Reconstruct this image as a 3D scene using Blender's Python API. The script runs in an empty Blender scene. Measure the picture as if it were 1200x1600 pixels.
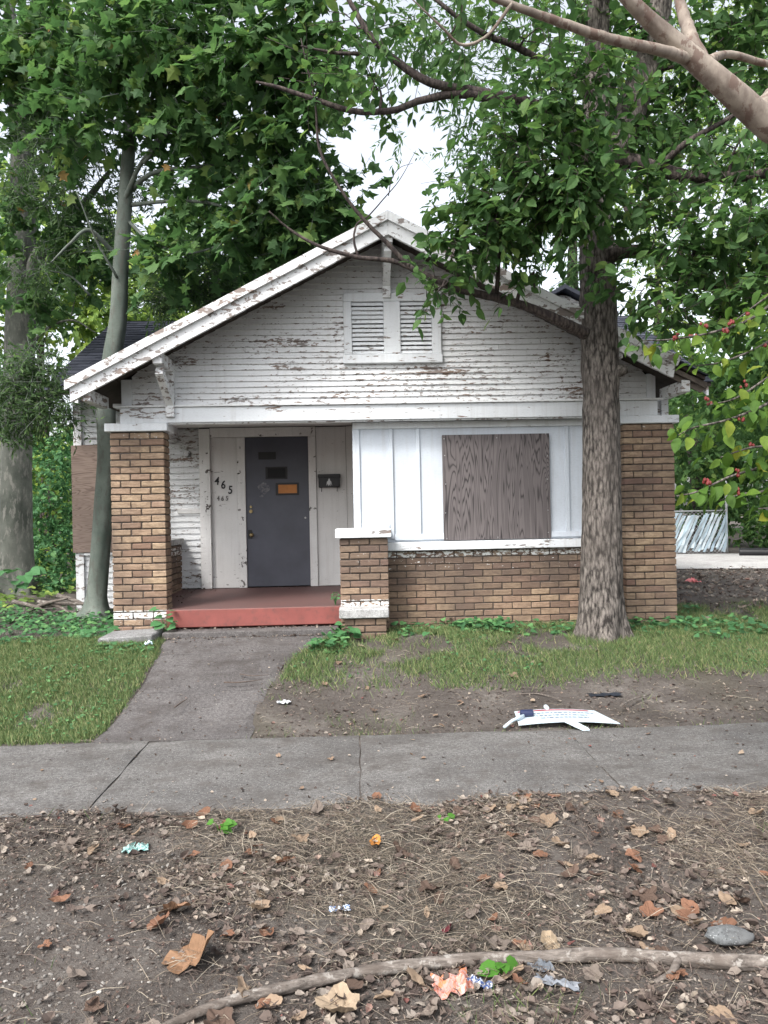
import bpy, bmesh, math, random
import numpy as np
from mathutils import Vector, Matrix

sc = bpy.context.scene
random.seed(11)
rng = np.random.default_rng(11)
R = math.radians

# ------------------------------------------------------------------ camera, sky, sun, exposure
CAM_H, YAW, ROLL = 1.6, R(2.15), 0.02
cam = bpy.data.cameras.new("camera")
cam.sensor_fit = 'HORIZONTAL'
cam.sensor_width = 36
cam.lens = 36.0
cam.clip_start = 0.05
cam.clip_end = 500
cam_ob = bpy.data.objects.new("camera", cam)
sc.collection.objects.link(cam_ob)
_F = Vector((math.sin(YAW), math.cos(YAW), 0))
_Rt = Vector((math.cos(YAW), -math.sin(YAW), 0))
_Up = Vector((0, 0, 1))
_Rc = _Rt * math.cos(ROLL) - _Up * math.sin(ROLL)
_Uc = _Rt * math.sin(ROLL) + _Up * math.cos(ROLL)
cam_ob.matrix_world = Matrix(((_Rc.x, _Uc.x, -_F.x, 0), (_Rc.y, _Uc.y, -_F.y, 0), (_Rc.z, _Uc.z, -_F.z, CAM_H), (0, 0, 0, 1)))
sc.camera = cam_ob

SUN_EL, SUN_AZ = R(50), R(-142)         # azimuth clockwise from +Y: behind the camera's left shoulder, veiled by thin cloud
w = bpy.data.worlds.new("World")
sc.world = w
w.use_nodes = True
wn = w.node_tree
bg = wn.nodes['Background']
sky = wn.nodes.new('ShaderNodeTexSky')
sky.sky_type = 'NISHITA'
sky.sun_disc = False
sky.sun_elevation = SUN_EL
sky.sun_rotation = SUN_AZ
sky.dust_density = 4.0
sky.air_density = 1.0
sky.ozone_density = 1.0
hs = wn.nodes.new('ShaderNodeHueSaturation')
hs.inputs['Saturation'].default_value = 0.32       # thin high cloud: a whitish sky
hs.inputs['Value'].default_value = 1.0
wn.links.new(sky.outputs[0], hs.inputs['Color'])
wn.links.new(hs.outputs[0], bg.inputs[0])
bg.inputs[1].default_value = 0.15
sun = bpy.data.lights.new("sun", 'SUN')
sun.energy = 1.2
sun.angle = R(14)
sun.color = (1.0, 0.965, 0.92)
sun_ob = bpy.data.objects.new("sun", sun)
sc.collection.objects.link(sun_ob)
_sd = Vector((math.sin(SUN_AZ) * math.cos(SUN_EL), math.cos(SUN_AZ) * math.cos(SUN_EL), math.sin(SUN_EL)))
sun_ob.rotation_euler = _sd.to_track_quat('Z', 'Y').to_euler()
sc.view_settings.view_transform = 'Standard'
sc.view_settings.look = 'None'
sc.view_settings.gamma = 1
sc.view_settings.exposure = 1.5
sc.render.engine = 'CYCLES'
sc.cycles.use_denoising = True
sc.cycles.max_bounces = 6
sc.cycles.diffuse_bounces = 4
sc.cycles.glossy_bounces = 2
sc.cycles.transmission_bounces = 4
sc.cycles.transparent_max_bounces = 4

# ------------------------------------------------------------------ helpers
def at(px, py, Y):
    """a measured spot (photograph 1200 x 1600) at the distance Y -> point in metres"""
    a, b = (px - 600) / 1200, (800 - py) / 1200
    d = _F + _Rc * a + _Uc * b
    t = Y / d.y
    return np.array((d.x * t, Y, CAM_H + d.z * t))

def atz(px, py, z):
    a, b = (px - 600) / 1200, (800 - py) / 1200
    d = _F + _Rc * a + _Uc * b
    t = (z - CAM_H) / d.z
    return np.array((d.x * t, d.y * t, z))

def tag(o, label=None, cat=None, group=None, kind=None):
    if label: o['label'] = label
    if cat: o['category'] = cat
    if group: o['group'] = group
    if kind: o['kind'] = kind
    return o

def link(name, data, mat=None, parent=None):
    o = bpy.data.objects.new(name, data)
    sc.collection.objects.link(o)
    if mat is not None and data is not None and len(data.materials) == 0:
        data.materials.append(mat)
    if parent is not None:
        o.parent = parent
    return o

def empty(name, loc=(0, 0, 0), label=None, cat=None, group=None):
    o = link(name, None)
    o.location = loc
    o.empty_display_size = 0.1
    return tag(o, label, cat, group)

def mesh_tri(name, V, F, smooth=False):
    V = np.ascontiguousarray(V, dtype=np.float32); F = np.ascontiguousarray(F, dtype=np.int32)
    k = F.shape[1]
    me = bpy.data.meshes.new(name)
    me.vertices.add(len(V)); me.vertices.foreach_set('co', V.ravel())
    me.loops.add(F.size); me.loops.foreach_set('vertex_index', F.ravel())
    me.polygons.add(len(F)); me.polygons.foreach_set('loop_start', np.arange(0, F.size, k, dtype=np.int32))
    me.polygons.foreach_set('use_smooth', np.full(len(F), smooth, dtype=bool))
    me.update(calc_edges=True)
    return me

class Buf:
    def __init__(s): s.V, s.F, s.n = [], [], 0
    def add(s, V, F):
        if len(V) == 0: return
        s.V.append(np.asarray(V, float)); s.F.append(np.asarray(F, int) + s.n); s.n += len(V)
    def build(s, name, mat, parent=None, smooth=False):
        if not s.V: return None
        return link(name, mesh_tri(name, np.concatenate(s.V), np.concatenate(s.F), smooth), mat, parent)

def unit(v):
    v = np.asarray(v, float)
    return v / np.maximum(np.linalg.norm(v, axis=-1, keepdims=True), 1e-9)

def frames(axis, normal):
    x = unit(axis)
    z = normal - (normal * x).sum(-1, keepdims=True) * x
    z = unit(z)
    y = np.cross(z, x)
    return np.stack([x, y, z], axis=-1)      # columns

def scatter(T, pos, rot, scale):
    """template (verts, tris) copied to n places; scale (n,) or (n,3)"""
    tv, tf = T
    n = len(pos)
    scale = np.asarray(scale, float)
    if scale.ndim == 1: scale = np.repeat(scale[:, None], 3, 1)
    V = np.einsum('nij,nkj->nki', rot, tv[None] * scale[:, None, :]) + pos[:, None, :]
    F = tf[None] + (np.arange(n) * len(tv))[:, None, None]
    return V.reshape(-1, 3), F.reshape(-1, 3)

def crom(pts, k=6):
    P = np.asarray(pts, float)
    if len(P) < 3: k2 = np.linspace(0, 1, k + 1)[:, None]; return P[0] * (1 - k2) + P[-1] * k2
    Q = np.vstack([2 * P[0] - P[1], P, 2 * P[-1] - P[-2]])
    out = []
    for i in range(1, len(Q) - 2):
        p0, p1, p2, p3 = Q[i - 1], Q[i], Q[i + 1], Q[i + 2]
        for t in np.arange(k) / k:
            out.append(0.5 * (2 * p1 + (p2 - p0) * t + (2 * p0 - 5 * p1 + 4 * p2 - p3) * t * t + (3 * p1 - p0 - 3 * p2 + p3) * t ** 3))
    out.append(P[-1])
    return np.array(out)

_tab = rng.random((64, 64))
def vn(u, v):
    """smooth value noise, wraps at 64"""
    u = np.asarray(u, float); v = np.asarray(v, float)
    i, j = np.floor(u).astype(int), np.floor(v).astype(int)
    a, b = u - i, v - j
    a, b = a * a * (3 - 2 * a), b * b * (3 - 2 * b)
    g = lambda x, y: _tab[x % 64, y % 64]
    return (g(i, j) * (1 - a) + g(i + 1, j) * a) * (1 - b) + (g(i, j + 1) * (1 - a) + g(i + 1, j + 1) * a) * b

def tube(pts, rad, sides=8, disp=None, cap=True):
    P = np.asarray(pts, float); n = len(P)
    r = np.interp(np.linspace(0, 1, n), np.linspace(0, 1, len(rad)), rad) if len(rad) != n else np.asarray(rad, float)
    T = unit(np.gradient(P, axis=0))
    N = np.zeros_like(P)
    up = np.array((0, 1, 0.01)) if abs(T[0][1]) < .9 else np.array((1, 0, 0.01))
    N[0] = unit(up - up.dot(T[0]) * T[0])
    for i in range(1, n):
        v = N[i - 1] - N[i - 1].dot(T[i]) * T[i]
        N[i] = unit(v)
    B = np.cross(T, N)
    th = np.arange(sides) * 2 * math.pi / sides
    rr = np.repeat(r[:, None], sides, 1)
    if disp is not None:
        s = np.concatenate([[0], np.cumsum(np.linalg.norm(np.diff(P, axis=0), axis=1))])
        rr = rr + disp(th[None, :], s[:, None], rr)
    V = P[:, None] + rr[..., None] * (np.cos(th)[None, :, None] * N[:, None] + np.sin(th)[None, :, None] * B[:, None])
    i = np.arange(n - 1)[:, None] * sides; j = np.arange(sides)[None]; j2 = (j + 1) % sides
    a, b, c, d = i + j, i + j2, i + sides + j2, i + sides + j
    F = np.concatenate([np.stack([a, b, c], -1).reshape(-1, 3), np.stack([a, c, d], -1).reshape(-1, 3)])
    V = V.reshape(-1, 3)
    if cap:
        k = len(V)
        V = np.vstack([V, P[:1], P[-1:]])
        jj = np.arange(sides)
        F = np.vstack([F, np.stack([np.full(sides, k), (jj + 1) % sides, jj], -1),
                       np.stack([np.full(sides, k + 1), (n - 1) * sides + jj, (n - 1) * sides + (jj + 1) % sides], -1)])
    return V, F

_bmesh_cache = {}
def box_mesh(sx, sy, sz, bev=0.004, jit=0.0):
    key = (round(sx, 4), round(sy, 4), round(sz, 4), bev, jit)
    if not jit and key in _bmesh_cache: return _bmesh_cache[key]
    bm = bmesh.new()
    bmesh.ops.create_cube(bm, size=1)
    for v in bm.verts:
        v.co = Vector((v.co.x * sx, v.co.y * sy, v.co.z * sz)) + Vector([random.uniform(-jit, jit) for _ in range(3)])
    if bev:
        bmesh.ops.bevel(bm, geom=list(bm.edges), offset=bev, segments=1, affect='EDGES', profile=0.5)
    me = bpy.data.meshes.new('block')
    bm.to_mesh(me); bm.free()
    if not jit: _bmesh_cache[key] = me
    return me

def box(name, x0, x1, y0, y1, z0, z1, mat, parent=None, bev=0.004):
    me = box_mesh(x1 - x0, y1 - y0, z1 - z0, bev)
    if len(me.materials) and me.materials[0] is not mat:
        me = me.copy(); me.materials.clear()
    o = link(name, me, mat, parent)
    o.location = ((x0 + x1) / 2, (y0 + y1) / 2, (z0 + z1) / 2)
    return o

def prism(name, poly, y0, y1, mat, parent=None, bev=0.0):
    """polygon in (x,z), extruded from y0 to y1"""
    bm = bmesh.new()
    a = [bm.verts.new((x, y0, z)) for x, z in poly]
    f = bm.faces.new(a)
    r = bmesh.ops.extrude_face_region(bm, geom=[f])
    for v in [g for g in r['geom'] if isinstance(g, bmesh.types.BMVert)]: v.co.y = y1
    bmesh.ops.recalc_face_normals(bm, faces=bm.faces)
    if bev: bmesh.ops.bevel(bm, geom=list(bm.edges), offset=bev, segments=1, affect='EDGES', profile=0.5)
    me = bpy.data.meshes.new(name); bm.to_mesh(me); bm.free()
    return link(name, me, mat, parent)

def mesh_py(name, V, F, mat, parent=None, smooth=False):
    me = bpy.data.meshes.new(name); me.from_pydata([tuple(v) for v in V], [], F); me.update()
    if smooth: me.polygons.foreach_set('use_smooth', [True] * len(me.polygons))
    return link(name, me, mat, parent)

# ------------------------------------------------------------------ materials
class NT:
    def __init__(s, name, rough=0.8, spec=0.3):
        s.m = bpy.data.materials.new(name); s.m.use_nodes = True
        s.t = s.m.node_tree; s.b = s.t.nodes['Principled BSDF']
        s.b.inputs['Roughness'].default_value = rough
        s.b.inputs['Specular IOR Level'].default_value = spec
    def n(s, typ): return s.t.nodes.new(typ)
    def set(s, sock, v):
        if hasattr(v, 'is_linked') or isinstance(v, bpy.types.NodeSocket): s.t.links.new(v, sock)
        elif isinstance(v, (tuple, list)) and len(v) == 3 and sock.type == 'RGBA': sock.default_value = (*v, 1)
        else: sock.default_value = v
    def pos(s): return s.n('ShaderNodeNewGeometry').outputs['Position']
    def isl(s): return s.n('ShaderNodeNewGeometry').outputs['Random Per Island']
    def objr(s): return s.n('ShaderNodeObjectInfo').outputs['Random']
    def co(s, k='Object'): return s.n('ShaderNodeTexCoord').outputs[k]
    def map(s, v, scale=(1, 1, 1), loc=(0, 0, 0), rot=(0, 0, 0)):
        n = s.n('ShaderNodeMapping'); s.set(n.inputs[0], v)
        n.inputs['Scale'].default_value = scale; n.inputs['Location'].default_value = loc; n.inputs['Rotation'].default_value = rot
        return n.outputs[0]
    def noise(s, v, scale=5, det=4, rough=0.55, dist=0.0):
        n = s.n('ShaderNodeTexNoise'); s.set(n.inputs['Vector'], v)
        n.inputs['Scale'].default_value = scale; n.inputs['Detail'].default_value = det
        n.inputs['Roughness'].default_value = rough; n.inputs['Distortion'].default_value = dist
        return n.outputs[0]
    def voro(s, v, scale=5, feat='F1', rnd=1.0, out=0):
        n = s.n('ShaderNodeTexVoronoi'); s.set(n.inputs['Vector'], v); n.feature = feat
        n.inputs['Scale'].default_value = scale; n.inputs['Randomness'].default_value = rnd
        return n.outputs[out]
    def ramp(s, f, stops, interp='LINEAR'):
        n = s.n('ShaderNodeValToRGB'); s.set(n.inputs[0], f); e = n.color_ramp.elements
        n.color_ramp.interpolation = interp
        while len(e) < len(stops): e.new(0.5)
        for el, (p, c) in zip(e, stops):
            el.position = p; el.color = (c, c, c, 1) if not isinstance(c, tuple) else (*c, 1)
        return n.outputs[0]
    def mix(s, f, a, b, mode='MIX'):
        n = s.n('ShaderNodeMix'); n.data_type = 'RGBA'; n.blend_type = mode
        s.set(n.inputs[0], f); s.set(n.inputs[6], a); s.set(n.inputs[7], b)
        return n.outputs[2]
    def math(s, op, a, b=0.0, c=0.0):
        n = s.n('ShaderNodeMath'); n.operation = op
        s.set(n.inputs[0], a); s.set(n.inputs[1], b); s.set(n.inputs[2], c)
        return n.outputs[0]
    def sep(s, v, k):
        n = s.n('ShaderNodeSeparateXYZ'); s.set(n.inputs[0], v); return n.outputs[k]
    def addv(s, a, b):
        n = s.n('ShaderNodeVectorMath'); n.operation = 'ADD'; s.set(n.inputs[0], a); s.set(n.inputs[1], b); return n.outputs[0]
    def bump(s, h, st=0.4, d=0.01):
        n = s.n('ShaderNodeBump'); n.inputs['Strength'].default_value = st; n.inputs['Distance'].default_value = d
        s.set(n.inputs['Height'], h); s.t.links.new(n.outputs[0], s.b.inputs['Normal']); return n.outputs[0]
    def col(s, c): s.set(s.b.inputs['Base Color'], c)
    def rough(s, c): s.set(s.b.inputs['Roughness'], c)

def m_plain(name, c, rough=0.7, var=0.25, scale=12, bump=0.15, spec=0.3):
    k = NT(name, rough, spec); n = k.noise(k.pos(), scale, 5)
    k.col(k.mix(k.ramp(n, [(0.3, 0.0), (0.75, 1.0)]), tuple(x * (1 - var) for x in c), tuple(min(1, x * (1 + var * .5)) for x in c)))
    k.bump(k.noise(k.pos(), scale * 6, 4), bump, 0.004)
    return k.m

def m_paint(name, amount=0.4, base=(0.74, 0.755, 0.765), grain=(3.5, 3.5, 16), edge=False, bare=(0.17, 0.125, 0.10), flat=False):
    """old white paint flaking off timber; amount = share of bare wood"""
    k = NT(name, 0.62, 0.25); p = k.pos() if not flat else k.co('Object')
    pm = k.map(p, grain)
    big = k.noise(k.map(p, (0.8, 0.8, 2.2)), 1.0, 3, 0.5)
    n1 = k.noise(pm, 2.2, 7, 0.62, 0.4)
    n2 = k.noise(k.map(p, (grain[0] * 2.2, grain[1] * 2.2, grain[2] * 1.6)), 3.0, 4, 0.6)
    v = k.math('ADD', k.math('MULTIPLY', n1, 0.62), k.math('MULTIPLY', n2, 0.18))
    v = k.math('ADD', v, k.math('ADD', k.math('MULTIPLY', big, 0.22), 0.07))
    v = k.math('ADD', v, k.ramp(k.noise(k.map(p, (1.5, 1.5, 7.0), (5, 1, 2)), 1.0, 4, 0.6), [(0.56, 0.0), (0.70, 0.11)]))
    if edge:   # boards lose their paint first along the drip edge
        gz = k.sep(k.co('Generated'), 2)
        v = k.math('ADD', v, k.math('MULTIPLY', k.ramp(gz, [(0.0, 1.0), (0.22, 0.0)]), 0.05))
    t = 0.80 - 0.30 * amount
    mask = k.ramp(v, [(t, 0.0), (t + 0.006, 1.0)])
    fringe = k.ramp(v, [(t - 0.03, 0.0), (t, 1.0)])
    tone = k.noise(p, 1.7, 4, 0.6)
    fine = k.noise(k.map(p, (40, 40, 90)), 1.0, 4, 0.65)
    paint = k.mix(k.ramp(tone, [(0.35, 0.0), (0.7, 1.0)]), tuple(x * .86 for x in base), base)
    paint = k.mix(k.ramp(fine, [(0.5, 0.0), (0.85, 0.55)]), paint, tuple(x * .6 for x in base))
    paint = k.mix(k.math('MULTIPLY', fringe, 0.35), paint, tuple(x * .55 for x in base))
    wood = k.mix(k.noise(k.map(p, (3, 3, 60)), 1.5, 5, 0.7), tuple(x * .55 for x in bare), tuple(min(1, x * 1.7) for x in bare))
    wood = k.mix(k.ramp(k.noise(p, 3.0, 2), [(0.4, 0.0), (0.62, 0.8)]), wood, (0.21, 0.20, 0.195))
    paint = k.mix(k.ramp(k.noise(k.map(p, (22, 22, 1.1), (2, 5, 1)), 1.0, 5, 0.62), [(0.5, 0.0), (0.78, 0.30)]), paint, (0.30, 0.27, 0.235))
    paint = k.mix(k.math('MULTIPLY', k.objr(), 0.30), paint, tuple(x * .62 for x in base))
    k.col(k.mix(mask, paint, wood))
    h = k.math('ADD', k.math('MULTIPLY', mask, -1.0), k.math('MULTIPLY', fine, 0.35))
    k.bump(h, 0.55, 0.003)
    return k.m

def m_brick(name, stops, white=None, top_dark=None):
    k = NT(name, 0.88, 0.2); p = k.pos()
    r = k.objr()
    c = k.ramp(r, stops)
    n = k.noise(k.addv(k.map(p, (7, 7, 30)), k.n('ShaderNodeObjectInfo').outputs['Location']), 1.6, 5, 0.65)
    c = k.mix(k.ramp(n, [(0.35, 0.0), (0.7, 0.75)]), c, (0.13, 0.085, 0.06))
    c = k.mix(k.ramp(k.noise(p, 55, 3, 0.7), [(0.5, 0.0), (0.8, 0.5)]), c, (0.09, 0.065, 0.052))
    bigs = k.ramp(k.noise(p, 1.3, 5, 0.62), [(0.42, 0.0), (0.72, 0.8)])
    c = k.mix(bigs, c, (0.10, 0.075, 0.062))
    z = k.sep(p, 2)
    if top_dark:   # darker towards the top courses, broken up by noise
        s = k.math('MULTIPLY', k.ramp(k.math('ADD', z, k.math('MULTIPLY', k.noise(k.map(p, (2, 2, .7)), 1.5, 4), 0.3)), [(top_dark[0], 0.0), (min(1, top_dark[1]), 1.0)]), top_dark[2])
        c = k.mix(s, c, (0.05, 0.042, 0.042))
    for (z0, z1, amt) in (white or []):
        band = k.math('MULTIPLY', k.math('GREATER_THAN', z, z0), k.math('LESS_THAN', z, z1))
        wn_ = k.ramp(k.noise(k.map(p, (9, 9, 22)), 1.7, 6, 0.7), [(amt, 0.0), (amt + 0.03, 1.0)])
        c = k.mix(k.math('MULTIPLY', band, wn_), c, (0.62, 0.63, 0.62))
    k.col(c)
    k.bump(k.math('ADD', k.noise(p, 140, 4, 0.7), k.math('MULTIPLY', k.noise(k.map(p, (60, 60, 12)), 2, 3), 0.7)), 0.5, 0.004)
    return k.m

def m_plywood(name, dark, light, warm=0.0, vert=True):
    k = NT(name, 0.8, 0.2); p = k.pos()
    sc1 = (6.0, 1.0, 0.52) if vert else (0.9, 1.0, 6.5)
    f = k.noise(k.map(p, sc1, (3.1, 0, 1.7)), 1.0, 2.5, 0.45, 0.6)
    g = k.math('ABSOLUTE', k.math('SINE', k.math('MULTIPLY', f, 88.0)))
    fib = k.noise(k.map(p, (110, 110, 3.5) if vert else (3.5, 110, 110)), 1.0, 4, 0.7)
    t = k.noise(p, 2.4, 3)
    c = k.mix(k.ramp(g, [(0.05, 0.0), (0.75, 1.0)]), dark, light)
    c = k.mix(k.math('MULTIPLY', fib, 0.38), c, tuple(x * .5 for x in dark))
    c = k.mix(k.ramp(t, [(0.35, 0.0), (0.75, 0.5)]), c, tuple(x * .75 for x in light))
    k.col(c)
    k.bump(k.math('ADD', g, fib), 0.35, 0.003)
    return k.m

def m_leaf(name, stops, trans=0.55, rough=0.6, obj=False, dry=False):
    k = NT(name, rough, 0.2 if dry else 0.22)
    r = k.objr() if obj else k.isl()
    c = k.ramp(r, stops)
    c = k.mix(k.ramp(k.noise(k.pos(), 30 if not dry else 60, 4, 0.6), [(0.3, 0.0), (0.8, 0.45)]), c, tuple(x * .55 for x in stops[0][1]))
    k.col(c)
    tr = k.n('ShaderNodeBsdfTranslucent')
    k.t.links.new(k.mix(0.25, c, (0.75, 0.9, 0.18), 'MULTIPLY') if not dry else c, tr.inputs[0])
    ms = k.n('ShaderNodeMixShader'); ms.inputs[0].default_value = trans
    k.t.links.new(k.b.outputs[0], ms.inputs[1]); k.t.links.new(tr.outputs[0], ms.inputs[2])
    k.t.links.new(ms.outputs[0], k.t.nodes['Material Output'].inputs[0])
    if dry: k.bump(k.noise(k.pos(), 90, 4), 0.35, 0.003)
    return k.m

def m_bark(name, a, b, c3, furrow=True, lichen=None):
    k = NT(name, 0.9, 0.15); p = k.pos()
    if furrow:
        q = k.map(p, (38, 38, 10))
        f = k.voro(k.addv(q, k.noise(p, 9, 3)), 1.0, 'F1')
        g = k.noise(k.map(p, (46, 46, 12)), 1.5, 6, 0.7)
        h = k.math('ADD', k.math('MULTIPLY', f, -0.6), g)
        col = k.mix(k.ramp(h, [(0.0, 0.0), (0.42, 1.0)]), a, b)
        col = k.mix(k.ramp(k.noise(p, 2.2, 5, 0.65), [(0.42, 0.0), (0.7, 0.75)]), col, c3)
        k.col(col); k.bump(h, 0.75, 0.012)
    else:
        n = k.noise(k.map(p, (2.5, 2.5, 1.4)), 1.5, 5, 0.6)
        col = k.mix(k.ramp(n, [(0.35, 0.0), (0.65, 1.0)]), a, b)
        n2 = k.noise(k.map(p, (9, 9, 3)), 1.8, 5, 0.65)
        col = k.mix(k.ramp(n2, [(0.52, 0.0), (0.6, 0.7)]), col, c3)
        fine = k.noise(k.map(p, (20, 20, 70)), 1.0, 4)
        col = k.mix(k.ramp(fine, [(0.55, 0.0), (0.8, 0.35)]), col, tuple(x * .4 for x in a))
        k.col(col); k.bump(k.math('ADD', fine, n2), 0.25, 0.006)
    return k.m

# ground: soil with dry crumbs; greyer towards the trodden strip
k = NT('soil', 0.95, 0.15); p = k.pos()
c = k.ramp(k.noise(p, 2.3, 7, 0.65), [(0.3, (0.056, 0.049, 0.044)), (0.55, (0.108, 0.096, 0.087)), (0.8, (0.19, 0.175, 0.158))])
c = k.mix(k.ramp(k.noise(p, 38, 5, 0.7), [(0.45, 0.0), (0.75, 0.8)]), c, (0.045, 0.033, 0.027))
c = k.mix(k.ramp(k.voro(p, 85), [(0.08, 0.6), (0.2, 0.0)]), c, (0.23, 0.20, 0.175))
c = k.mix(k.ramp(k.noise(k.map(p, (1, 1, 0), (4, 2, 0)), 0.8, 4), [(0.5, 0.0), (0.75, 0.5)]), c, (0.075, 0.07, 0.045))
k.col(c); k.bump(k.math('ADD', k.noise(p, 26, 6, 0.7), k.math('MULTIPLY', k.noise(p, 120, 4, 0.7), 0.5)), 0.9, 0.02)
SOIL = k.m

def m_concrete(name, dark, light, stain):
    k = NT(name, 0.92, 0.2); p = k.pos()
    c = k.mix(k.ramp(k.noise(p, 1.6, 6, 0.65), [(0.3, 0.0), (0.7, 1.0)]), dark, light)
    c = k.mix(k.ramp(k.noise(p, 42, 5, 0.8), [(0.42, 0.0), (0.66, 0.8)]), c, tuple(x * .40 for x in dark))
    c = k.mix(k.ramp(k.voro(p, 75), [(0.12, 0.8), (0.24, 0.0)]), c, tuple(min(1, x * 1.9) for x in light))
    c = k.mix(k.ramp(k.voro(k.map(p, (1, 1, 1), (7, 3, 1)), 48), [(0.10, 0.85), (0.20, 0.0)]), c, tuple(x * .35 for x in dark))
    c = k.mix(k.ramp(k.noise(p, 4.5, 6, 0.7), [(0.50, 0.0), (0.68, 0.8)]), c, stain)
    c = k.mix(k.ramp(k.noise(k.map(p, (1, 1.6, 1), (3, 8, 0)), 1.4, 6, 0.7), [(0.48, 0.0), (0.66, 0.65)]), c, tuple(x * .75 for x in stain))
    k.col(c); k.bump(k.math('ADD', k.noise(p, 180, 3, 0.7), k.math('MULTIPLY', k.noise(p, 18, 5), 0.8)), 0.55, 0.006)
    return k.m
CONC = m_concrete('pavement_concrete', (0.107, 0.103, 0.100), (0.189, 0.183, 0.176), (0.077, 0.069, 0.063))
PATHC = m_concrete('path_concrete', (0.088, 0.082, 0.081), (0.149, 0.140, 0.137), (0.061, 0.053, 0.049))
STONE = m_concrete('cap_stone', (0.36, 0.36, 0.36), (0.56, 0.56, 0.55), (0.20, 0.2, 0.19))
STONE_D = m_concrete('grey_capstone', (0.17, 0.17, 0.17), (0.30, 0.30, 0.30), (0.12, 0.12, 0.115))
ROADM = m_concrete('road_concrete', (0.40, 0.39, 0.38), (0.52, 0.51, 0.5), (0.3, 0.29, 0.27))

PAINT = m_paint('flaking_white_paint', 0.38, grain=(2.6, 2.6, 14), edge=True)
PAINT_GABLE = m_paint('gable_flaking_paint', 0.47, grain=(6.5, 6.5, 20), edge=True)
PAINT_RAKE = m_paint('rake_flaking_paint', 0.56, grain=(5.0, 5.0, 10.0), bare=(0.20,0.16,0.14))
PAINT_TRIM = m_paint('trim_paint', 0.36, base=(0.70, 0.73, 0.755))
PAINT_PANEL = m_paint('panel_paint', 0.0, base=(0.59, 0.64, 0.70))
PAINT_DIRTY = m_paint('porch_wall_paint', 0.28, base=(0.74, 0.735, 0.725), bare=(0.05, 0.04, 0.035))
PAINT_CASE = m_paint('door_casing_paint', 0.40, base=(0.76, 0.755, 0.745), grain=(6, 6, 5), bare=(0.05, 0.04, 0.035))
BAREWOOD = m_plain('weathered_timber', (0.12, 0.10, 0.085), 0.9, 0.4, 8, 0.4)
DARKWOOD = m_plain('dark_sheathing', (0.06, 0.048, 0.042), 0.9, 0.4, 8, 0.4)
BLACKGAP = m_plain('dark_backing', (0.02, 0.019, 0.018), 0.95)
PLY = m_plywood('grey_plywood', (0.034, 0.030, 0.032), (0.165, 0.146, 0.145))
PLY2 = m_plywood('brown_plywood', (0.12, 0.085, 0.07), (0.26, 0.20, 0.17), vert=False)
BR_ST = [(0.0, (0.216, 0.138, 0.101)), (0.25, (0.324, 0.233, 0.164)), (0.5, (0.405, 0.303, 0.202)), (0.75, (0.315, 0.223, 0.156)), (0.92, (0.468, 0.347, 0.239)), (1.0, (0.216, 0.129, 0.106))]
BR_ST2 = [(0.0, (0.163, 0.112, 0.088)), (0.3, (0.284, 0.202, 0.141)), (0.55, (0.361, 0.267, 0.180)), (0.8, (0.249, 0.159, 0.123)), (1.0, (0.430, 0.318, 0.211))]
BRICK_COL = m_brick('column_brick', BR_ST, white=[(0.50, 0.60, 0.44), (2.44, 2.56, 0.60), (0.3, 0.50, 0.60)])
BRICK_COL2 = m_brick('right_column_brick', BR_ST, white=[(2.44, 2.56, 0.62)])
BRICK_WALL = m_brick('wall_brick', BR_ST2, white=[(1.085, 1.18, 0.50), (0.95, 1.085, 0.62)], top_dark=(0.75, 1.0, 0.42))
BRICK_PIER = m_brick('pier_brick', BR_ST2, white=[(0.60, 0.68, 0.46), (1.0, 1.35, 0.63)], top_dark=(0.9, 1.0, 0.5))
MORTAR = m_plain('recessed_mortar', (0.078, 0.064, 0.055), 0.95, 0.4, 30, 0.4)
DOORM = m_plain('slate_door_paint', (0.068, 0.072, 0.094), 0.45, 0.25, 3, 0.05, 0.4)
REDM = NT('red_floor_paint', 0.6, 0.35)
_p = REDM.pos()
_c = REDM.mix(REDM.ramp(REDM.noise(_p, 3, 6, 0.65), [(0.35, 0.0), (0.7, 1.0)]), (0.18, 0.056, 0.048), (0.25, 0.075, 0.064))
_c = REDM.mix(REDM.ramp(REDM.noise(_p, 14, 6, 0.7), [(0.52, 0.0), (0.75, 0.75)]), _c, (0.09, 0.05, 0.045))
_fl = REDM.math('MULTIPLY', REDM.ramp(REDM.sep(REDM.n('ShaderNodeNewGeometry').outputs['Normal'], 2), [(0.5, 0.0), (0.8, 1.0)]), 0.76)
REDM.col(REDM.mix(_fl, _c, (0.085, 0.062, 0.058))); REDM = REDM.m   # foot-worn dust lies on the tread
SHING = NT('slate_shingle', 0.9, 0.2)
SHING.col(SHING.mix(SHING.isl(), (0.022, 0.025, 0.034), (0.055, 0.06, 0.078))); SHING.bump(SHING.noise(SHING.pos(), 300, 2), 0.5, 0.003); SHING = SHING.m
BARK_OAK = m_bark('furrowed_bark', (0.026, 0.023, 0.021), (0.20, 0.178, 0.16), (0.088, 0.077, 0.069))
BARK_DARK = m_bark('dark_limb_bark', (0.03, 0.025, 0.025), (0.11, 0.09, 0.08), (0.05, 0.04, 0.04))
BARK_SMOOTH = m_bark('smooth_grey_bark', (0.05, 0.056, 0.048), (0.115, 0.12, 0.105), (0.17, 0.165, 0.15), furrow=False)
BARK_B = m_bark('smooth_green_grey_bark', (0.085, 0.105, 0.09), (0.15, 0.17, 0.15), (0.10, 0.10, 0.088), furrow=False)
k = NT('peeling_tan_bark', .75, .2); p = k.pos()
c = k.mix(k.ramp(k.noise(k.map(p, (9, 9, 5)), 1.3, 5, .6), [(.38, 0.0), (.6, 1.0)]), (.16, .13, .11), (.30, .258, .215))
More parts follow.
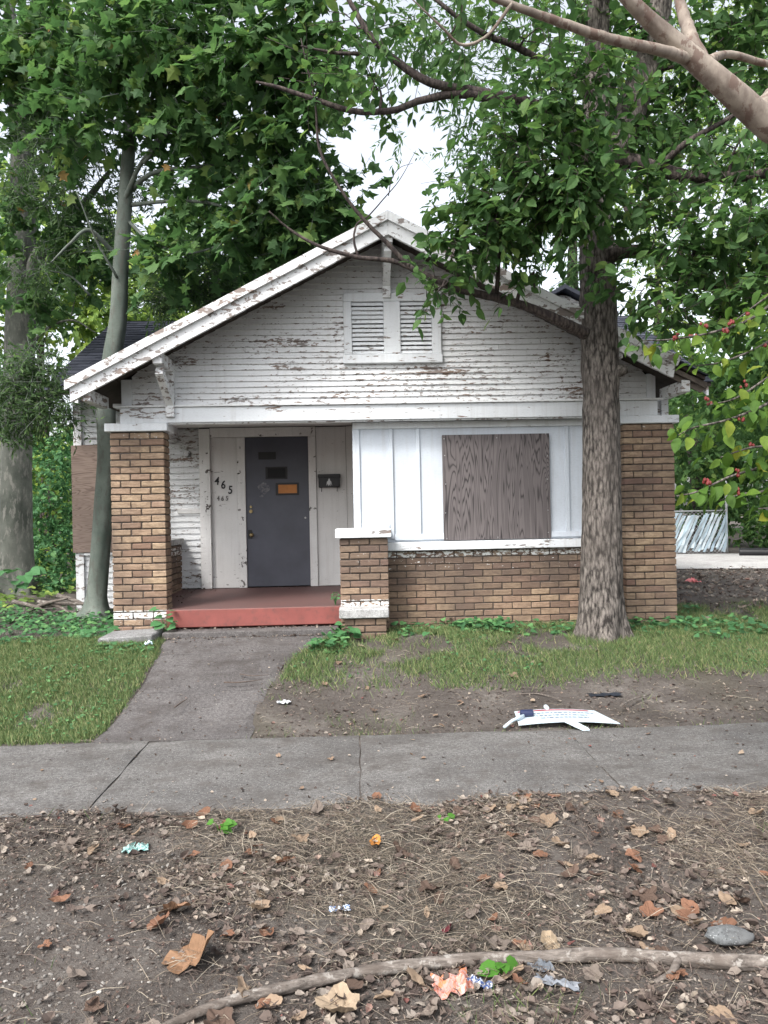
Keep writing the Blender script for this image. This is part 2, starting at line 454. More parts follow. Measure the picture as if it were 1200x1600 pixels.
c = k.mix(k.ramp(k.noise(k.map(p, (16, 16, 9), (3, 1, 2)), 1.3, 5, .65), [(.54, 0.0), (.58, .85)]), c, (.14, .095, .078))
c = k.mix(k.ramp(k.noise(k.map(p, (60, 60, 20)), 1.0, 4, .6), [(.5, 0.0), (.8, .5)]), c, (.12, .09, .075))
k.col(c); k.bump(k.noise(k.map(p, (16, 16, 9), (3, 1, 2)), 1.3, 5, .65), .5, .006); BARK_CREPE = k.m
LEAF_OAK = m_leaf('oak_leaf', [(0.0, (0.050, 0.109, 0.040)), (0.5, (0.087, 0.179, 0.059)), (0.9, (0.133, 0.242, 0.073)), (1.0, (0.204, 0.295, 0.081))])
LEAF_MAPLE = m_leaf('maple_leaf', [(0.0, (0.055, 0.123, 0.048)), (0.5, (0.094, 0.191, 0.067)), (0.9, (0.144, 0.259, 0.084)), (0.996, (0.224, 0.314, 0.084)), (1.0, (0.449, 0.205, 0.084))], 0.52)
LEAF_FINE = m_leaf('fine_leaf', [(0.0, (0.068, 0.139, 0.059)), (0.6, (0.114, 0.213, 0.086)), (1.0, (0.196, 0.298, 0.115))], 0.52)
LEAF_SPRIG = m_leaf('light_sprig_leaf', [(0.0, (0.065, 0.125, 0.05)), (0.6, (0.105, 0.18, 0.075)), (1.0, (0.16, 0.25, 0.10))], 0.55)
LEAF_SUN = m_leaf('sunlit_tint_leaf', [(0.0, (0.131, 0.219, 0.060)), (0.5, (0.223, 0.351, 0.086)), (1.0, (0.446, 0.562, 0.133))], 0.5)  # sunshine on the background greenery is painted in as this paler green
LEAF_DOG = m_leaf('dogwood_leaf', [(0.0, (0.064, 0.137, 0.026)), (0.5, (0.106, 0.210, 0.034)), (0.85, (0.160, 0.265, 0.043)), (1.0, (0.319, 0.332, 0.043))], 0.45, obj=True)
LEAF_WEED = m_leaf('weed_leaf', [(0.0, (0.045, 0.122, 0.051)), (0.6, (0.082, 0.215, 0.081)), (1.0, (0.163, 0.329, 0.120))], 0.3)
GRASS = m_leaf('grass_blade', [(0.0, (0.087, 0.142, 0.055)), (0.5, (0.144, 0.213, 0.080)), (0.8, (0.228, 0.283, 0.119)), (1.0, (0.389, 0.354, 0.193))], 0.3)
DEAD = m_leaf('dead_leaf', [(0.0, (0.055, 0.042, 0.037)), (0.35, (0.125, 0.096, 0.082)), (0.62, (0.202, 0.163, 0.139)), (0.82, (0.293, 0.259, 0.225)), (0.95, (0.413, 0.352, 0.286)), (1.0, (0.185, 0.071, 0.063))], 0.12, 0.8, dry=True)
DEAD_OBJ = m_leaf('large_dead_leaf', [(0.0, (0.11, 0.08, 0.062)), (0.4, (0.20, 0.14, 0.10)), (0.75, (0.29, 0.21, 0.15)), (1.0, (0.36, 0.29, 0.22))], 0.12, 0.8, obj=True, dry=True)
STRAW = m_leaf('straw', [(0.0, (0.110, 0.085, 0.066)), (0.6, (0.248, 0.207, 0.160)), (1.0, (0.423, 0.377, 0.301))], 0.1, 0.7, dry=True)
TWIG = m_plain('twig_bark', (0.11, 0.085, 0.072), 0.9, 0.4, 30, 0.4)
PEB = NT('pebble', 0.85, 0.3); PEB.col(PEB.ramp(PEB.isl(), [(0.0, (0.08, 0.072, 0.066)), (0.6, (0.16, 0.148, 0.135)), (0.93, (0.24, 0.225, 0.205)), (1.0, (0.42, 0.40, 0.37))])); PEB = PEB.m
STEEL = m_plain('dull_steel', (0.35, 0.35, 0.35), 0.4, 0.3, 20); STEEL.node_tree.nodes['Principled BSDF'].inputs['Metallic'].default_value = 0.7
BRASS = m_plain('old_brass', (0.35, 0.27, 0.14), 0.4, 0.3, 20); BRASS.node_tree.nodes['Principled BSDF'].inputs['Metallic'].default_value = 0.8
BLACK = m_plain('black_metal_paint', (0.018, 0.018, 0.02), 0.4, 0.2, 10)

# ================================================================== SETTING
def sst(x, a, b):
    t = np.clip((np.asarray(x, float) - a) / (b - a), 0, 1); return t * t * (3 - 2 * t)

def gz(x, y):
    x = np.asarray(x, float); y = np.asarray(y, float)
    z = 0.33 * sst(y, 5.55, 8.1) - 0.02
    z = z - 0.03 * sst(-y, -4.0, -3.0) + 0.024 * sst(y, 3.6, 4.15) * (y < 5.0)
    z = z + 0.12 * sst(-x, 3.2, 5.5) * sst(y, 8.5, 10.0)                       # bank by the left trees
    z = z + (vn(x * 1.3 + 9, y * 1.3 + 5) - .5) * 0.05 * (1 - 0.8 * ((y > 4.1) & (y < 5.65)))
    z = z + (vn(x * 4.1, y * 4.1) - .5) * 0.022 * (1 - 0.8 * ((y > 4.1) & (y < 5.65)))
    z = z - 0.05 * ((y > 4.20 + .16 * (vn(x * 2.7 + 4, x * 0 + 9) - .35)) & (y < 5.53))                                  # bed of the pavement
    px = path_in(x, y)
    return z - 0.05 * px

def path_edges(y):
    y = np.asarray(y, float)
    l = np.interp(y, [5.4, 6.5, 7.4, 8.1, 8.4], [-1.95, -1.90, -1.92, -2.02, -2.05])
    r = np.interp(y, [5.4, 5.6, 6.5, 7.2, 7.7, 8.1, 8.4], [-0.76, -0.80, -0.78, -0.66, -0.42, -0.20, -0.18])
    return l, r

def path_in(x, y):
    l, r = path_edges(y)
    return ((x > l + .03) & (x < r - .03) & (y > 5.45) & (y < 8.3)).astype(float)

xs = np.unique(np.concatenate([np.linspace(-60, -8, 22), np.linspace(-8, -3.2, 40), np.arange(-3.2, 4.2, 0.045), np.linspace(4.2, 12, 50), np.linspace(12, 60, 22)]))
ys = np.unique(np.concatenate([np.linspace(-25, 1.4, 16), np.arange(1.4, 8.6, 0.045), np.linspace(8.6, 22, 60), np.linspace(22, 140, 30)]))
GX, GY = np.meshgrid(xs, ys)
GZ = gz(GX, GY)
nx, ny = len(xs), len(ys)
i = (np.arange(ny - 1)[:, None] * nx + np.arange(nx - 1)[None]).ravel()
ground = link('ground', mesh_tri('ground', np.stack([GX, GY, GZ], -1).reshape(-1, 3), np.stack([i, i + 1, i + nx + 1, i + nx], -1), True), SOIL)
tag(ground, 'bare brown soil of the yard and verge', kind='structure')

# pavement: slabs laid in a row, thin soil-filled joints between them
side = box('sidewalk', -12, 14, 4.24, 5.5, -0.16, -0.013, SOIL, None, 0)
tag(side, 'grey concrete pavement in square slabs', kind='structure')
def slab_mesh(x0, x1, y0, y1, z0, z1, seed):
    r = np.random.default_rng(seed)
    n, m = 20, 18
    u, v = np.meshgrid(np.linspace(0, 1, n + 1), np.linspace(0, 1, m + 1))
    X = x0 + (x1 - x0) * u; Y = y0 + (y1 - y0) * v
    X = X + np.where((u == 0) | (u == 1), (vn(Y * 9 + seed, Y * 0 + seed * 3.7) - .5) * .012, 0)
    Y = Y + np.where(v == 0, (vn(X * 2.3 + seed, X * 0 + 2) - .5) * .07 + (vn(X * 12, X * 0 + 7) - .5) * .03, 0) + np.where(v == 1, (vn(X * 3.3 + seed, X * 0 + 5) - .5) * .03, 0)
    Z = z1 + (vn(X * 5 + 3, Y * 5) - .5) * 0.006 - 0.008 * ((u == 0) | (u == 1) | (v == 0) | (v == 1)) + (u - .5) * r.uniform(-.008, .008)
    T = np.stack([X, Y, Z], -1).reshape(-1, 3)
    ii = (np.arange(m)[:, None] * (n + 1) + np.arange(n)[None]).ravel()
    F = [list(q) for q in np.stack([ii, ii + 1, ii + n + 2, ii + n + 1], -1)]
    rim = list(range(n + 1)) + [k * (n + 1) + n for k in range(1, m + 1)] + [m * (n + 1) + k for k in range(n - 1, -1, -1)] + [k * (n + 1) for k in range(m - 1, 0, -1)]
    base = len(T)
    B = T[rim].copy(); B[:, 2] = z0
    for a in range(len(rim)):
        b = (a + 1) % len(rim)
        F.append([rim[a], base + a, base + b, rim[b]])
    return np.vstack([T, B]), F
for k in range(-7, 9):
    V, F = slab_mesh(k * 1.5 + .004, k * 1.5 + 1.496, 4.2, 5.54, -0.1, 0.0 + (0.006 if k == -2 else 0), k + 20)
    o = mesh_py('slab', V, F, CONC); o.parent = side; o.matrix_parent_inverse = Matrix.Translation(side.location).inverted()

# front path, rising from the pavement to the porch step
def strip(y0, y1, n, m=18):
    Y = np.linspace(y0, y1, n)[:, None] + np.zeros((1, m)); l, r = path_edges(Y)
    u = np.linspace(0, 1, m)[None]
    X = l + (r - l) * u
    wob = (vn(Y * 6, Y * 0 + 3) - .5) * .05
    X = X + np.where((u == 0) | (u == 1), wob, 0)
    Z = 0.33 * sst(Y, 5.55, 8.1) - 0.004 + (vn(X * 4, Y * 4) - .5) * .012 - 0.015 * ((u == 0) | (u == 1))
    return X, Y, Z
path = empty('path'); tag(path, 'worn grey concrete walk from pavement to porch', kind='structure')
for (a, b) in ((5.555, 6.55), (6.556, 7.45), (7.456, 8.06)):
    X, Y, Z = strip(a, b, 26)
    n, m = X.shape
    T = np.stack([X, Y, Z], -1).reshape(-1, 3); Bt = T.copy(); Bt[:, 2] -= 0.07
    ii = (np.arange(n - 1)[:, None] * m + np.arange(m - 1)[None]).ravel()
    F = [list(q) for q in np.stack([ii, ii + 1, ii + m + 1, ii + m], -1)]
    rim = list(range(m)) + [q * m + m - 1 for q in range(1, n)] + [(n - 1) * m + q for q in range(m - 2, -1, -1)] + [q * m for q in range(n - 2, 0, -1)]
    F += [[rim[q], len(T) + rim[q], len(T) + rim[(q + 1) % len(rim)], rim[(q + 1) % len(rim)]] for q in range(len(rim))]
    mesh_py('slab', np.vstack([T, Bt]), F, PATHC, path)

# the pale side road beyond the yard
V = []; F = []
for q, x in enumerate(np.linspace(4.0, 40, 40)):
    y0, y1 = 15.4 - 0.22 * (x - 6), 20.2 - .6 * (x - 8) * .5
    for t in np.linspace(0, 1, 7):
        V.append((x, y0 + (y1 - y0) * t, 0.335 + 0.03 * math.sin(t * math.pi)))
for q in range(39):
    for t in range(6):
        a = q * 7 + t; F.append([a, a + 7, a + 8, a + 1])
road = mesh_py('road', V, F, ROADM); tag(road, 'pale concrete side road behind the yard', kind='structure')

# ================================================================== BUNGALOW
house = empty('bungalow', (0.4, 8.3, 0.3), 'derelict white clapboard bungalow with flaking paint and tan brick porch', 'house')
class _H: pass
def H(o):
    """parent to the house keeping the place given in world metres"""
    o.parent = house; o.matrix_parent_inverse = Matrix.Translation((-0.4, -8.3, -0.3)); return o
def under(o, p):
    """sub-part: keep world placement under a part that is placed in world metres"""
    o.parent = p
    o.matrix_parent_inverse = (Matrix.Translation(p.location)).inverted()
    return o

BH, BJ, BL = 0.0615, 0.0125, 0.203
COURSE = BH + BJ
def brick(parent, x, y, z, L, along, mat, dep=0.1, jit=1.0):
    sx, sy = (L, dep) if along == 'x' else (dep, L)
    key = ('brick', round(sx, 3), round(sy, 3), random.randrange(4), mat.name)
    if key not in _bmesh_cache:
        me = box_mesh(sx, sy, BH, random.uniform(.003, .0075), .0024); me.materials.append(mat); _bmesh_cache[key] = me
    me = _bmesh_cache[key]
    o = bpy.data.objects.new('brick', me); sc.collection.objects.link(o)
    j = random.uniform
    o.location = (x + j(-.0015, .0015) * jit, y + j(-.003, .003) * jit, z + j(-.001, .001) * jit)
    o.rotation_euler = (j(-.01, .01) * jit, j(-.006, .006) * jit, j(-.008, .008) * jit)
    return under(o, parent)

def run(parent, a0, a1, fixed, z0, n, along, mat, phase=0, dep=0.1, half=0.0985):
    """courses of bricks in stretcher bond between a0 and a1; fixed = centre of the brick depth"""
    for c in range(n):
        z = z0 + c * COURSE + BH / 2 + 0.002
        a = a0
        first = half if (c + phase) % 2 else BL
        k = 0
        while a < a1 - 0.02:
            L = min(first if k == 0 else BL, a1 - a)
            if a1 - (a + L) < 0.045 and a1 - (a + L) > 0: L = a1 - a
            L = round(L, 3)
            if along == 'x': brick(parent, a + L / 2, fixed, z, L, 'x', mat, dep)
            else: brick(parent, fixed, a + L / 2, z, L, 'y', mat, dep)
            a += L + BJ * 0.85; k += 1

def column(x0, x1, y0, y1, z0, z1, mat, label, sides):
    n = int(round((z1 - z0) / COURSE))
    global_c = box('brick_column', x0 + .010, x1 - .010, y0 + .012, y1, z0, z1, MORTAR, None, 0)
    H(global_c); global_c['label'] = label
    run(global_c, x0, x1, y0 + .05, z1 - n * COURSE, n, 'x', mat, 0)
    for s in sides:
        fx = x1 - .05 if s > 0 else x0 + .05
        run(global_c, y0 + .11, y1, fx, z1 - n * COURSE, n, 'y', mat, 1)
    return global_c
YF = 8.30
cL = column(-2.60, -2.03, YF, 8.54, 0.22, 2.51, BRICK_COL, 'left tan brick porch column with white paint on its lower courses', (1, -1))
cR = column(2.95, 3.51, YF, 8.54, 0.22, 2.515, BRICK_COL2, 'right tan brick column', (-1, 1))
for (x0, x1) in ((-2.645, -1.985), (2.905, 3.555)):
    o = H(box('column_cap', x0, x1, 8.255, 8.585, 2.512, 2.598, PAINT_TRIM, None, .006))

# brick base under the boarded window
bw = H(box('brick_wall', 0.30, 2.96, 8.512, 8.66, 0.15, 1.165, MORTAR, None, 0))
run(bw, 0.345, 2.945, 8.55, 1.163 - 13 * COURSE, 13, 'x', BRICK_WALL, 1)
# porch pier with its lower stone-capped foot
pr = H(box('porch_pier', -0.16, 0.33, 8.122, 8.52, 0.15, 1.33, MORTAR, None, 0))
run(pr, -0.17, 0.34, 8.16, 1.33 - 14 * COURSE, 14, 'x', BRICK_PIER, 0)
run(pr, 8.22, 8.52, -0.12, 1.33 - 14 * COURSE, 14, 'y', BRICK_PIER, 1)
run(pr, 8.22, 8.50, 0.29, 1.33 - 14 * COURSE, 14, 'y', BRICK_PIER, 1)
pcap = H(box('pier_cap', -0.215, 0.375, 8.065, 8.56, 1.333, 1.428, PAINT_TRIM, None, .006))
pf = H(box('pier_foot', -0.12, 0.29, 7.902, 8.10, 0.15, 0.515, MORTAR, None, 0))
run(pf, -0.13, 0.30, 7.94, 0.515 - 4 * COURSE, 4, 'x', BRICK_PIER, 0)
run(pf, 7.995, 8.10, 0.25, 0.515 - 4 * COURSE, 4, 'y', BRICK_PIER, 1)
fs = H(box('foot_capstone', -0.185, 0.325, 7.845, 8.108, 0.518, 0.612, STONE, None, .008))
# knee wall on the left side of the porch
kw = H(box('knee_wall', -2.55, -2.388, 8.545, 10.56, 0.3, 1.22, MORTAR, None, 0))
run(kw, 8.55, 10.56, -2.42, 1.22 - 9 * COURSE, 9, 'y', BRICK_WALL, 0)
H(box('knee_wall_cap', -2.60, -2.34, 8.548, 10.565, 1.222, 1.30, STONE, None, .006))

# porch floor, step, ceiling
H(prism('porch_floor', [(-2.035, 8.27), (-0.165, 8.27), (-0.165, 8.53), (-0.03, 8.53), (-0.03, 10.585), (-2.385, 10.585), (-2.385, 8.56), (-2.035, 8.56)], 0.405, 0.60, REDM, None, .010))
_pf = bpy.data.objects['porch_floor'].data      # drawn in plan: swap y and z
for _v in _pf.vertices: _v.co = Vector((_v.co.x, _v.co.z, _v.co.y))
_pf.flip_normals(); _pf.update()
H(box('porch_step', -2.03, -0.20, 8.045, 8.268, 0.22, 0.392, PATHC, None, .012))
H(box('porch_ceiling', -2.6, -0.02, 8.42, 10.58, 2.80, 2.83, PAINT_DIRTY, None, 0))
H(box('beam_soffit', -2.03, 2.95, 8.36, 8.60, 2.601, 2.632, PAINT_DIRTY, None, .003))
H(box('porch_side_wall', -0.016, 0.05, 8.62, 10.58, 0.62, 2.79, PAINT_DIRTY, None, .003))

# back wall of the porch
H(box('porch_back_wall', -2.6, 0.0, 10.64, 10.74, 0.3, 3.1, BLACKGAP, None, 0))
YD = 10.6
def siding(parent, x0, x1, y, z0, z1, expo, mat, seg=2.4, zig=0.004, slope=None, name='siding_board'):
    """lapped boards; slope = function z -> (xl, xr) clip"""
    z = z0; r = random.Random(int(abs(x0 * 100 + z0 * 10)))
    while z < z1 - 0.01:
        zt = min(z + expo, z1)
        xa, xb = x0, x1
        if slope:
            bl, br = slope(z); tl, tr = slope(zt + .012)
        else: bl, br, tl, tr = xa, xb, xa, xb
        bl, br = max(bl, xa), min(br, xb); tl, tr = max(tl, xa), min(tr, xb)
        if br - bl < 0.06: break
        cuts = [bl]
        while cuts[-1] < br - 0.15:
            nx_ = cuts[-1] + seg * r.uniform(0.45, 1.0)
            if nx_ > br - 0.3: nx_ = br
            cuts.append(nx_)
        cuts[-1] = br
        for q in range(len(cuts) - 1):
            a, b = cuts[q], cuts[q + 1]
            if q < len(cuts) - 2: b -= 0.0025
            ta = tl if q == 0 else a
            tb = tr if q == len(cuts) - 2 else b
            m = max(2, int((b - a) / 0.25))
            V = []
            for t in np.linspace(0, 1, m + 1):
                xb_, xt_ = a + (b - a) * t, ta + (tb - ta) * t
                wz = r.uniform(-zig, zig); wy = r.uniform(-.0025, .0025)
                V += [(xb_, y - .027 + wy, z + wz), (xt_, y - .003, zt + .012), (xt_, y + .006, zt + .012), (xb_, y - .002, z + wz)]
            F = []
            for s_ in range(m):
                k0 = s_ * 4; k1 = k0 + 4
                F += [[k0, k1, k1 + 1, k0 + 1], [k0 + 3, k1 + 3, k1, k0], [k0 + 2, k0 + 1, k1 + 1, k1 + 2], [k0 + 3, k0 + 2, k1 + 2, k1 + 3]]
            F += [[0, 1, 2, 3], [m * 4 + 3, m * 4 + 2, m * 4 + 1, m * 4]]
            me = bpy.data.meshes.new(name); me.from_pydata(V, [], F); me.update()
            me.materials.append(mat)
            o = bpy.data.objects.new(name, me); sc.collection.objects.link(o)
            under(o, parent)
        z = zt
pw = H(box('porch_siding_wall', -2.56, -2.12, 10.615, 10.635, 0.60, 2.79, BLACKGAP, None, 0))
siding(pw, -2.56, -2.115, 10.606, 0.61, 2.79, 0.083, PAINT_GABLE, 3, 0.006)
H(box('corner_board', -2.64, -2.565, 10.55, 10.63, 1.305, 2.79, PAINT_TRIM))
def casing(name, x0, x1, z0, z1, y0, y1, mat): return H(box(name, x0, x1, y0, y1, z0, z1, mat, None, .004))
casing('door_casing', -2.11, -1.965, 0.602, 2.78, 10.535, 10.63, PAINT_CASE)
casing('wall_panel', -1.962, -1.605, 0.602, 2.66, 10.60, 10.63, PAINT_DIRTY)
casing('door_casing', -1.602, -1.492, 0.602, 2.66, 10.56, 10.63, PAINT_CASE)
casing('door_casing', -0.628, -0.525, 0.602, 2.66, 10.56, 10.63, PAINT_CASE)
casing('door_header', -1.962, -0.525, 2.663, 2.79, 10.545, 10.63, PAINT_CASE)
casing('wall_panel', -0.522, -0.11, 0.602, 2.79, 10.60, 10.63, PAINT_DIRTY)
casing('corner_board', -0.107, -0.02, 0.602, 2.79, 10.575, 10.63, PAINT_DIRTY)
# door
door = H(box('door', -1.49, -0.63, 10.585, 10.625, 0.612, 2.66, DOORM, None, .004)); door['label'] = 'dark slate grey door with small orange pane'
ORANGE = m_plain('orange_board', (0.50, 0.20, 0.055), 0.5, 0.2, 8)
GLASSD = m_plain('dark_glass', (0.012, 0.012, 0.014), 0.5, 0.2, 3, 0.0, 0.2)
WORN = m_plain('scuffed_grey', (0.20, 0.20, 0.21), 0.7, 0.4, 10)
def on_door(name, px0, px1, py0, py1, mat, thick=.012, bev=.003):
    a, b = at(px0, py1, 10.585), at(px1, py0, 10.585)
    return under(box(name, a[0], b[0], 10.585 - thick, 10.5848, a[2], b[2], mat, None, bev), door)
fr = on_door('pane_frame', 431, 467, 754, 774, BLACK, .010)
on_door('orange_pane', 435, 464, 757, 771, ORANGE, .014)
on_door('dark_pane', 418, 446, 731, 747, GLASSD, .008)
on_door('pane_frame', 415, 449, 729, 749, BLACK, .005)
on_door('number_plate', 404, 431, 706, 718, BLACK, .006)
on_door('latch_plate', 388, 394, 828, 842, BLACK, .008)
def disc(name, c, r, d, mat, seg=18):
    bm = bmesh.new(); bmesh.ops.create_cone(bm, cap_ends=True, segments=seg, radius1=r, radius2=r * .86, depth=d)
    bmesh.ops.rotate(bm, verts=bm.verts, cent=(0, 0, 0), matrix=Matrix.Rotation(R(90), 3, 'X'))
    me = bpy.data.meshes.new(name); bm.to_mesh(me); bm.free()
    o = link(name, me, mat); o.location = c; return o
for (px_, py_, r_) in ((392, 792, .018), (392, 799, .026)):
    c_ = at(px_, py_, 10.57); under(disc('deadbolt', (c_[0], 10.572, c_[2]), r_, .03, BRASS), door)
c_ = at(393, 836, 10.54)
bm = bmesh.new(); bmesh.ops.create_uvsphere(bm, u_segments=16, v_segments=10, radius=.028); me = bpy.data.meshes.new('door_knob'); bm.to_mesh(me); bm.free()
o = link('door_knob', me, BRASS); o.location = (c_[0], 10.548, c_[2]); under(o, door)
c_ = at(477, 809, 10.57); under(disc('hinge_pin', (c_[0], 10.575, c_[2]), .014, .025, STEEL), door)
# scuffed patch where paint is rubbed off the door
V = []; cc = at(411, 765, 10.583)
sp_ = [(cc[0] + .075 * math.cos(t) * (1 + .3 * math.sin(3 * t + 1)), 10.5835, cc[2] + .10 * math.sin(t) * (1 + .25 * math.sin(2 * t))) for t in np.linspace(0, 2 * math.pi, 22)[:-1]]
K = NT('rubbed_door_paint', 0.6); _q = K.co('Generated')
K.col(K.mix(K.ramp(K.noise(K.pos(), 22, 6, 0.7), [(0.42, 0.0), (0.75, 1.0)]), (0.068, 0.072, 0.094), (0.26, 0.26, 0.27)))
under(mesh_py('scuff_mark', sp_, [list(range(21))], K.m), door)

# house number, two sets of digits
def digit(ch, px_, py_, hpx, mat, tilt, y=10.592):
    fc = bpy.data.curves.new('digit', 'FONT'); fc.body = ch; fc.align_x = 'CENTER'; fc.align_y = 'CENTER'
    hm = hpx / 1200 * 10.6
    fc.size = hm * 1.42; fc.extrude = .004; fc.offset = 0.0022
    tmp = bpy.data.objects.new('tmp', fc); sc.collection.objects.link(tmp)
    dg = bpy.context.evaluated_depsgraph_get()
    me = bpy.data.meshes.new_from_object(tmp.evaluated_get(dg))
    bpy.data.objects.remove(tmp)
    me.materials.clear()
    o = link('house_number_digit', me, mat); c_ = at(px_, py_, y)
    o.location = (c_[0], y, c_[2]); o.rotation_euler = (R(90), R(tilt), 0); o.scale = (0.8, 1, 1)
    H(o); return o
FADED = m_plain('faded_digit_paint', (0.16, 0.155, 0.15), 0.8)
for ch, x_, y_ in (('4', 339, 752), ('6', 349, 758), ('5', 360, 766)): digit(ch, x_, y_, 12.5, BLACK, 6)
for ch, x_, y_ in (('4', 341, 779), ('6', 347.5, 779.5), ('5', 354.5, 779)): digit(ch, x_, y_, 7, FADED, 3)
# bell plate above the door, porch lamp, patch of board
H(box('bell_plate', -1.22, -1.04, 10.538, 10.544, 2.68, 2.745, PAINT_CASE, None, .002))
c_ = at(292, 709, 10.55)
pl_ = H(disc('porch_lamp', (c_[0], 10.57, c_[2]), .05, .05, STEEL)); under(disc('lamp_socket', (c_[0] + .005, 10.52, c_[2] - .01), .034, .07, STEEL), pl_)
H(box('patch_board', -2.42, -2.113, 10.565, 10.588, 1.63, 1.70, PAINT_DIRTY))
# drip edge + frieze beam over the porch
H(box('frieze_board', -2.49, 3.335, YF - .005, 8.42, 2.60, 2.765, PAINT_TRIM, None, .005))
H(box('drip_strip', -2.55, 3.40, YF - .035, 8.40, 2.767, 2.787, PAINT, None, .003))
H(box('frieze_batten', -2.0, 2.93, YF + .02, 8.36, 2.585, 2.599, PAINT_RAKE, None, .002))

# panelled wall with the boarded window
pa = H(box('panel_wall', -0.012, 2.96, 8.512, 8.60, 1.265, 2.60, PAINT_PANEL, None, .003))
def on_wall(name, px0, px1, z0, z1, y0, mat, parent=pa):
    a, b = at(px0, 760, y0), at(px1, 760, y0)
    return under(box(name, a[0], b[0], y0, 8.514, z0, z1, mat, None, .003), parent)
for (a, b) in ((552, 563), (609, 615), (651, 657), (884, 890)): on_wall('stile', a, b, 1.30 if a > 600 else 1.43, 2.52, 8.487, PAINT_PANEL)
on_wall('rail', 553, 966, 2.522, 2.594, 8.484, PAINT_TRIM)
on_wall('rail', 564, 608, 1.43, 1.475, 8.487, PAINT_PANEL)
on_wall('rail', 615.5, 693, 1.285, 1.345, 8.485, PAINT_PANEL)
on_wall('rail', 858, 966, 1.285, 1.345, 8.485, PAINT_PANEL)
a, b = at(694, 845, 8.47), at(858, 677, 8.47)
H(box('plywood_sheet', a[0], b[0], 8.468, 8.5, 1.272, b[2], PLY, None, .002))['label'] = 'weathered grey plywood sheet boarding up the front window'
for qx in (a[0] + .03, (a[0] + b[0]) / 2, b[0] - .03):
    for qz in (1.31, 1.6, 1.9, 2.2, b[2] - .03):
        if qx == (a[0] + b[0]) / 2 and 1.4 < qz < 2.3: continue
        H(disc('screw', (qx + random.uniform(-.01, .01), 8.466, qz + random.uniform(-.03, .03)), .007, .006, STEEL, 8))
H(box('window_sill', 0.342, 2.94, 8.43, 8.62, 1.168, 1.262, PAINT_TRIM, None, .006))
H(box('corner_trim', 2.885, 2.948, 8.45, 8.51, 1.265, 2.60, PAINT_TRIM))

# gable wall
PK = 0.385                       # ridge line
SL = 0.516
YR = 7.70                        # outer face of the rake boards
def roof_z(x): return 4.56 - SL * abs(x - PK)      # underside of the roof deck
gw = H(prism('gable_wall', [(-2.45, 2.79), (3.30, 2.79), (3.30, roof_z(3.30) - .02), (PK, 4.54), (-2.45, roof_z(-2.45) - .02)], 8.345, 8.40, BLACKGAP))
def clip(z):
    d = (4.545 - z) / SL
    return PK - d, PK + d
siding(gw, -2.36, 3.22, 8.335, 2.789, 4.52, 0.0615, PAINT_GABLE, 2.6, 0.003, slope=clip)
H(box('corner_board', -2.475, -2.362, 8.312, 8.36, 2.789, 3.07, PAINT_TRIM))
H(box('corner_board', 3.222, 3.322, 8.312, 8.36, 2.789, 3.06, PAINT_TRIM))
# louvred vent
gv = H(box('gable_vent', 0.0, 0.87, 8.322, 8.334, 3.30, 3.88, BLACKGAP, None, 0))
for (x0, x1, z0, z1, nm) in ((-0.085, 0.003, 3.302, 3.872, 'vent_frame'), (0.868, 0.968, 3.302, 3.872, 'vent_frame'), (-0.085, 0.968, 3.874, 3.965, 'vent_frame'), (0.347, 0.528, 3.304, 3.872, 'vent_mullion')):
    under(box(nm, x0, x1, 8.272, 8.335, z0, z1, PAINT_TRIM, None, .004), gv)
under(box('vent_sill', -0.095, 0.978, 8.258, 8.335, 3.205, 3.30, PAINT_TRIM, None, .005), gv)
for (x0, x1) in ((0.004, 0.345), (0.53, 0.866)):
    for q in range(12):
        zc = 3.325 + q * 0.0475
        s_ = box('slat', x0, x1, -.004, .004, -.0195, .0195, PAINT_TRIM, None, .0015)
        s_.location = ((x0 + x1) / 2, 8.297, zc); s_.rotation_euler = (R(-27 + random.uniform(-3, 3)), R(random.uniform(-.5, .5)), 0); under(s_, gv)

# front roof: sheathing boards, shingles, rake boards, purlins
fr_ = H(prism('front_roof', [(-2.86, roof_z(-2.86)), (PK, 4.56), (3.62, roof_z(3.62)), (3.62, roof_z(3.62) + .035), (PK, 4.598), (-2.86, roof_z(-2.86) + .035)], 7.76, 12.2, DARKWOOD))
def shingles(parent, x0, x1, y0, z0, y1, z1, axis, col0, col1, name='shingles'):
    """tabs in overlapping courses on a slope; axis 'x' = eave runs along x and the slope climbs in y"""
    B = Buf(); L = math.hypot(y1 - y0, z1 - z0); n = int(L / 0.14); dy, dz = (y1 - y0) / L, (z1 - z0) / L
    T = np.array([(0, 0, 0), (1, 0, 0), (1, 1, 0), (0, 1, 0), (0, 0, 1), (1, 0, 1), (1, 1, 1), (0, 1, 1)], float)
    F = np.array([(4, 5, 6), (4, 6, 7), (0, 5, 4), (0, 1, 5), (1, 6, 5), (1, 2, 6), (0, 4, 7), (0, 7, 3)])
    for c in range(n + 1):
        s0 = c * L / n - 0.01; a = x0 - (c % 2) * .15
        while a < x1:
            w_ = .298; a0, b0 = max(a, x0), min(a + w_, x1)
            if b0 - a0 > .02:
                th = .012 + random.uniform(0, .005); so = s0 + random.uniform(-.006, .006)
                P = []
                for (u, v, h) in T:
                    sl = min(so + v * .16, L + .01); up = .006 + h * th - v * .010
                    wx = a0 + (b0 - a0) * u
                    if axis == 'x': P.append((wx, y0 + dy * sl - dz * up, z0 + dz * sl + dy * up))
                    else: P.append((y0 + dy * sl - dz * up * (1 if dy > 0 else -1) * (1 if dy > 0 else 1), wx, z0 + dz * sl + abs(dy) * up))
                B.add(P, F)
            a += .303
    o = B.build(name, SHING); o['kind'] = 'stuff'
    return under(o, parent)
shingles(fr_, 7.72, 11.9, -2.88, roof_z(-2.88) + .037, PK, 4.60, 'y', 0, 1)
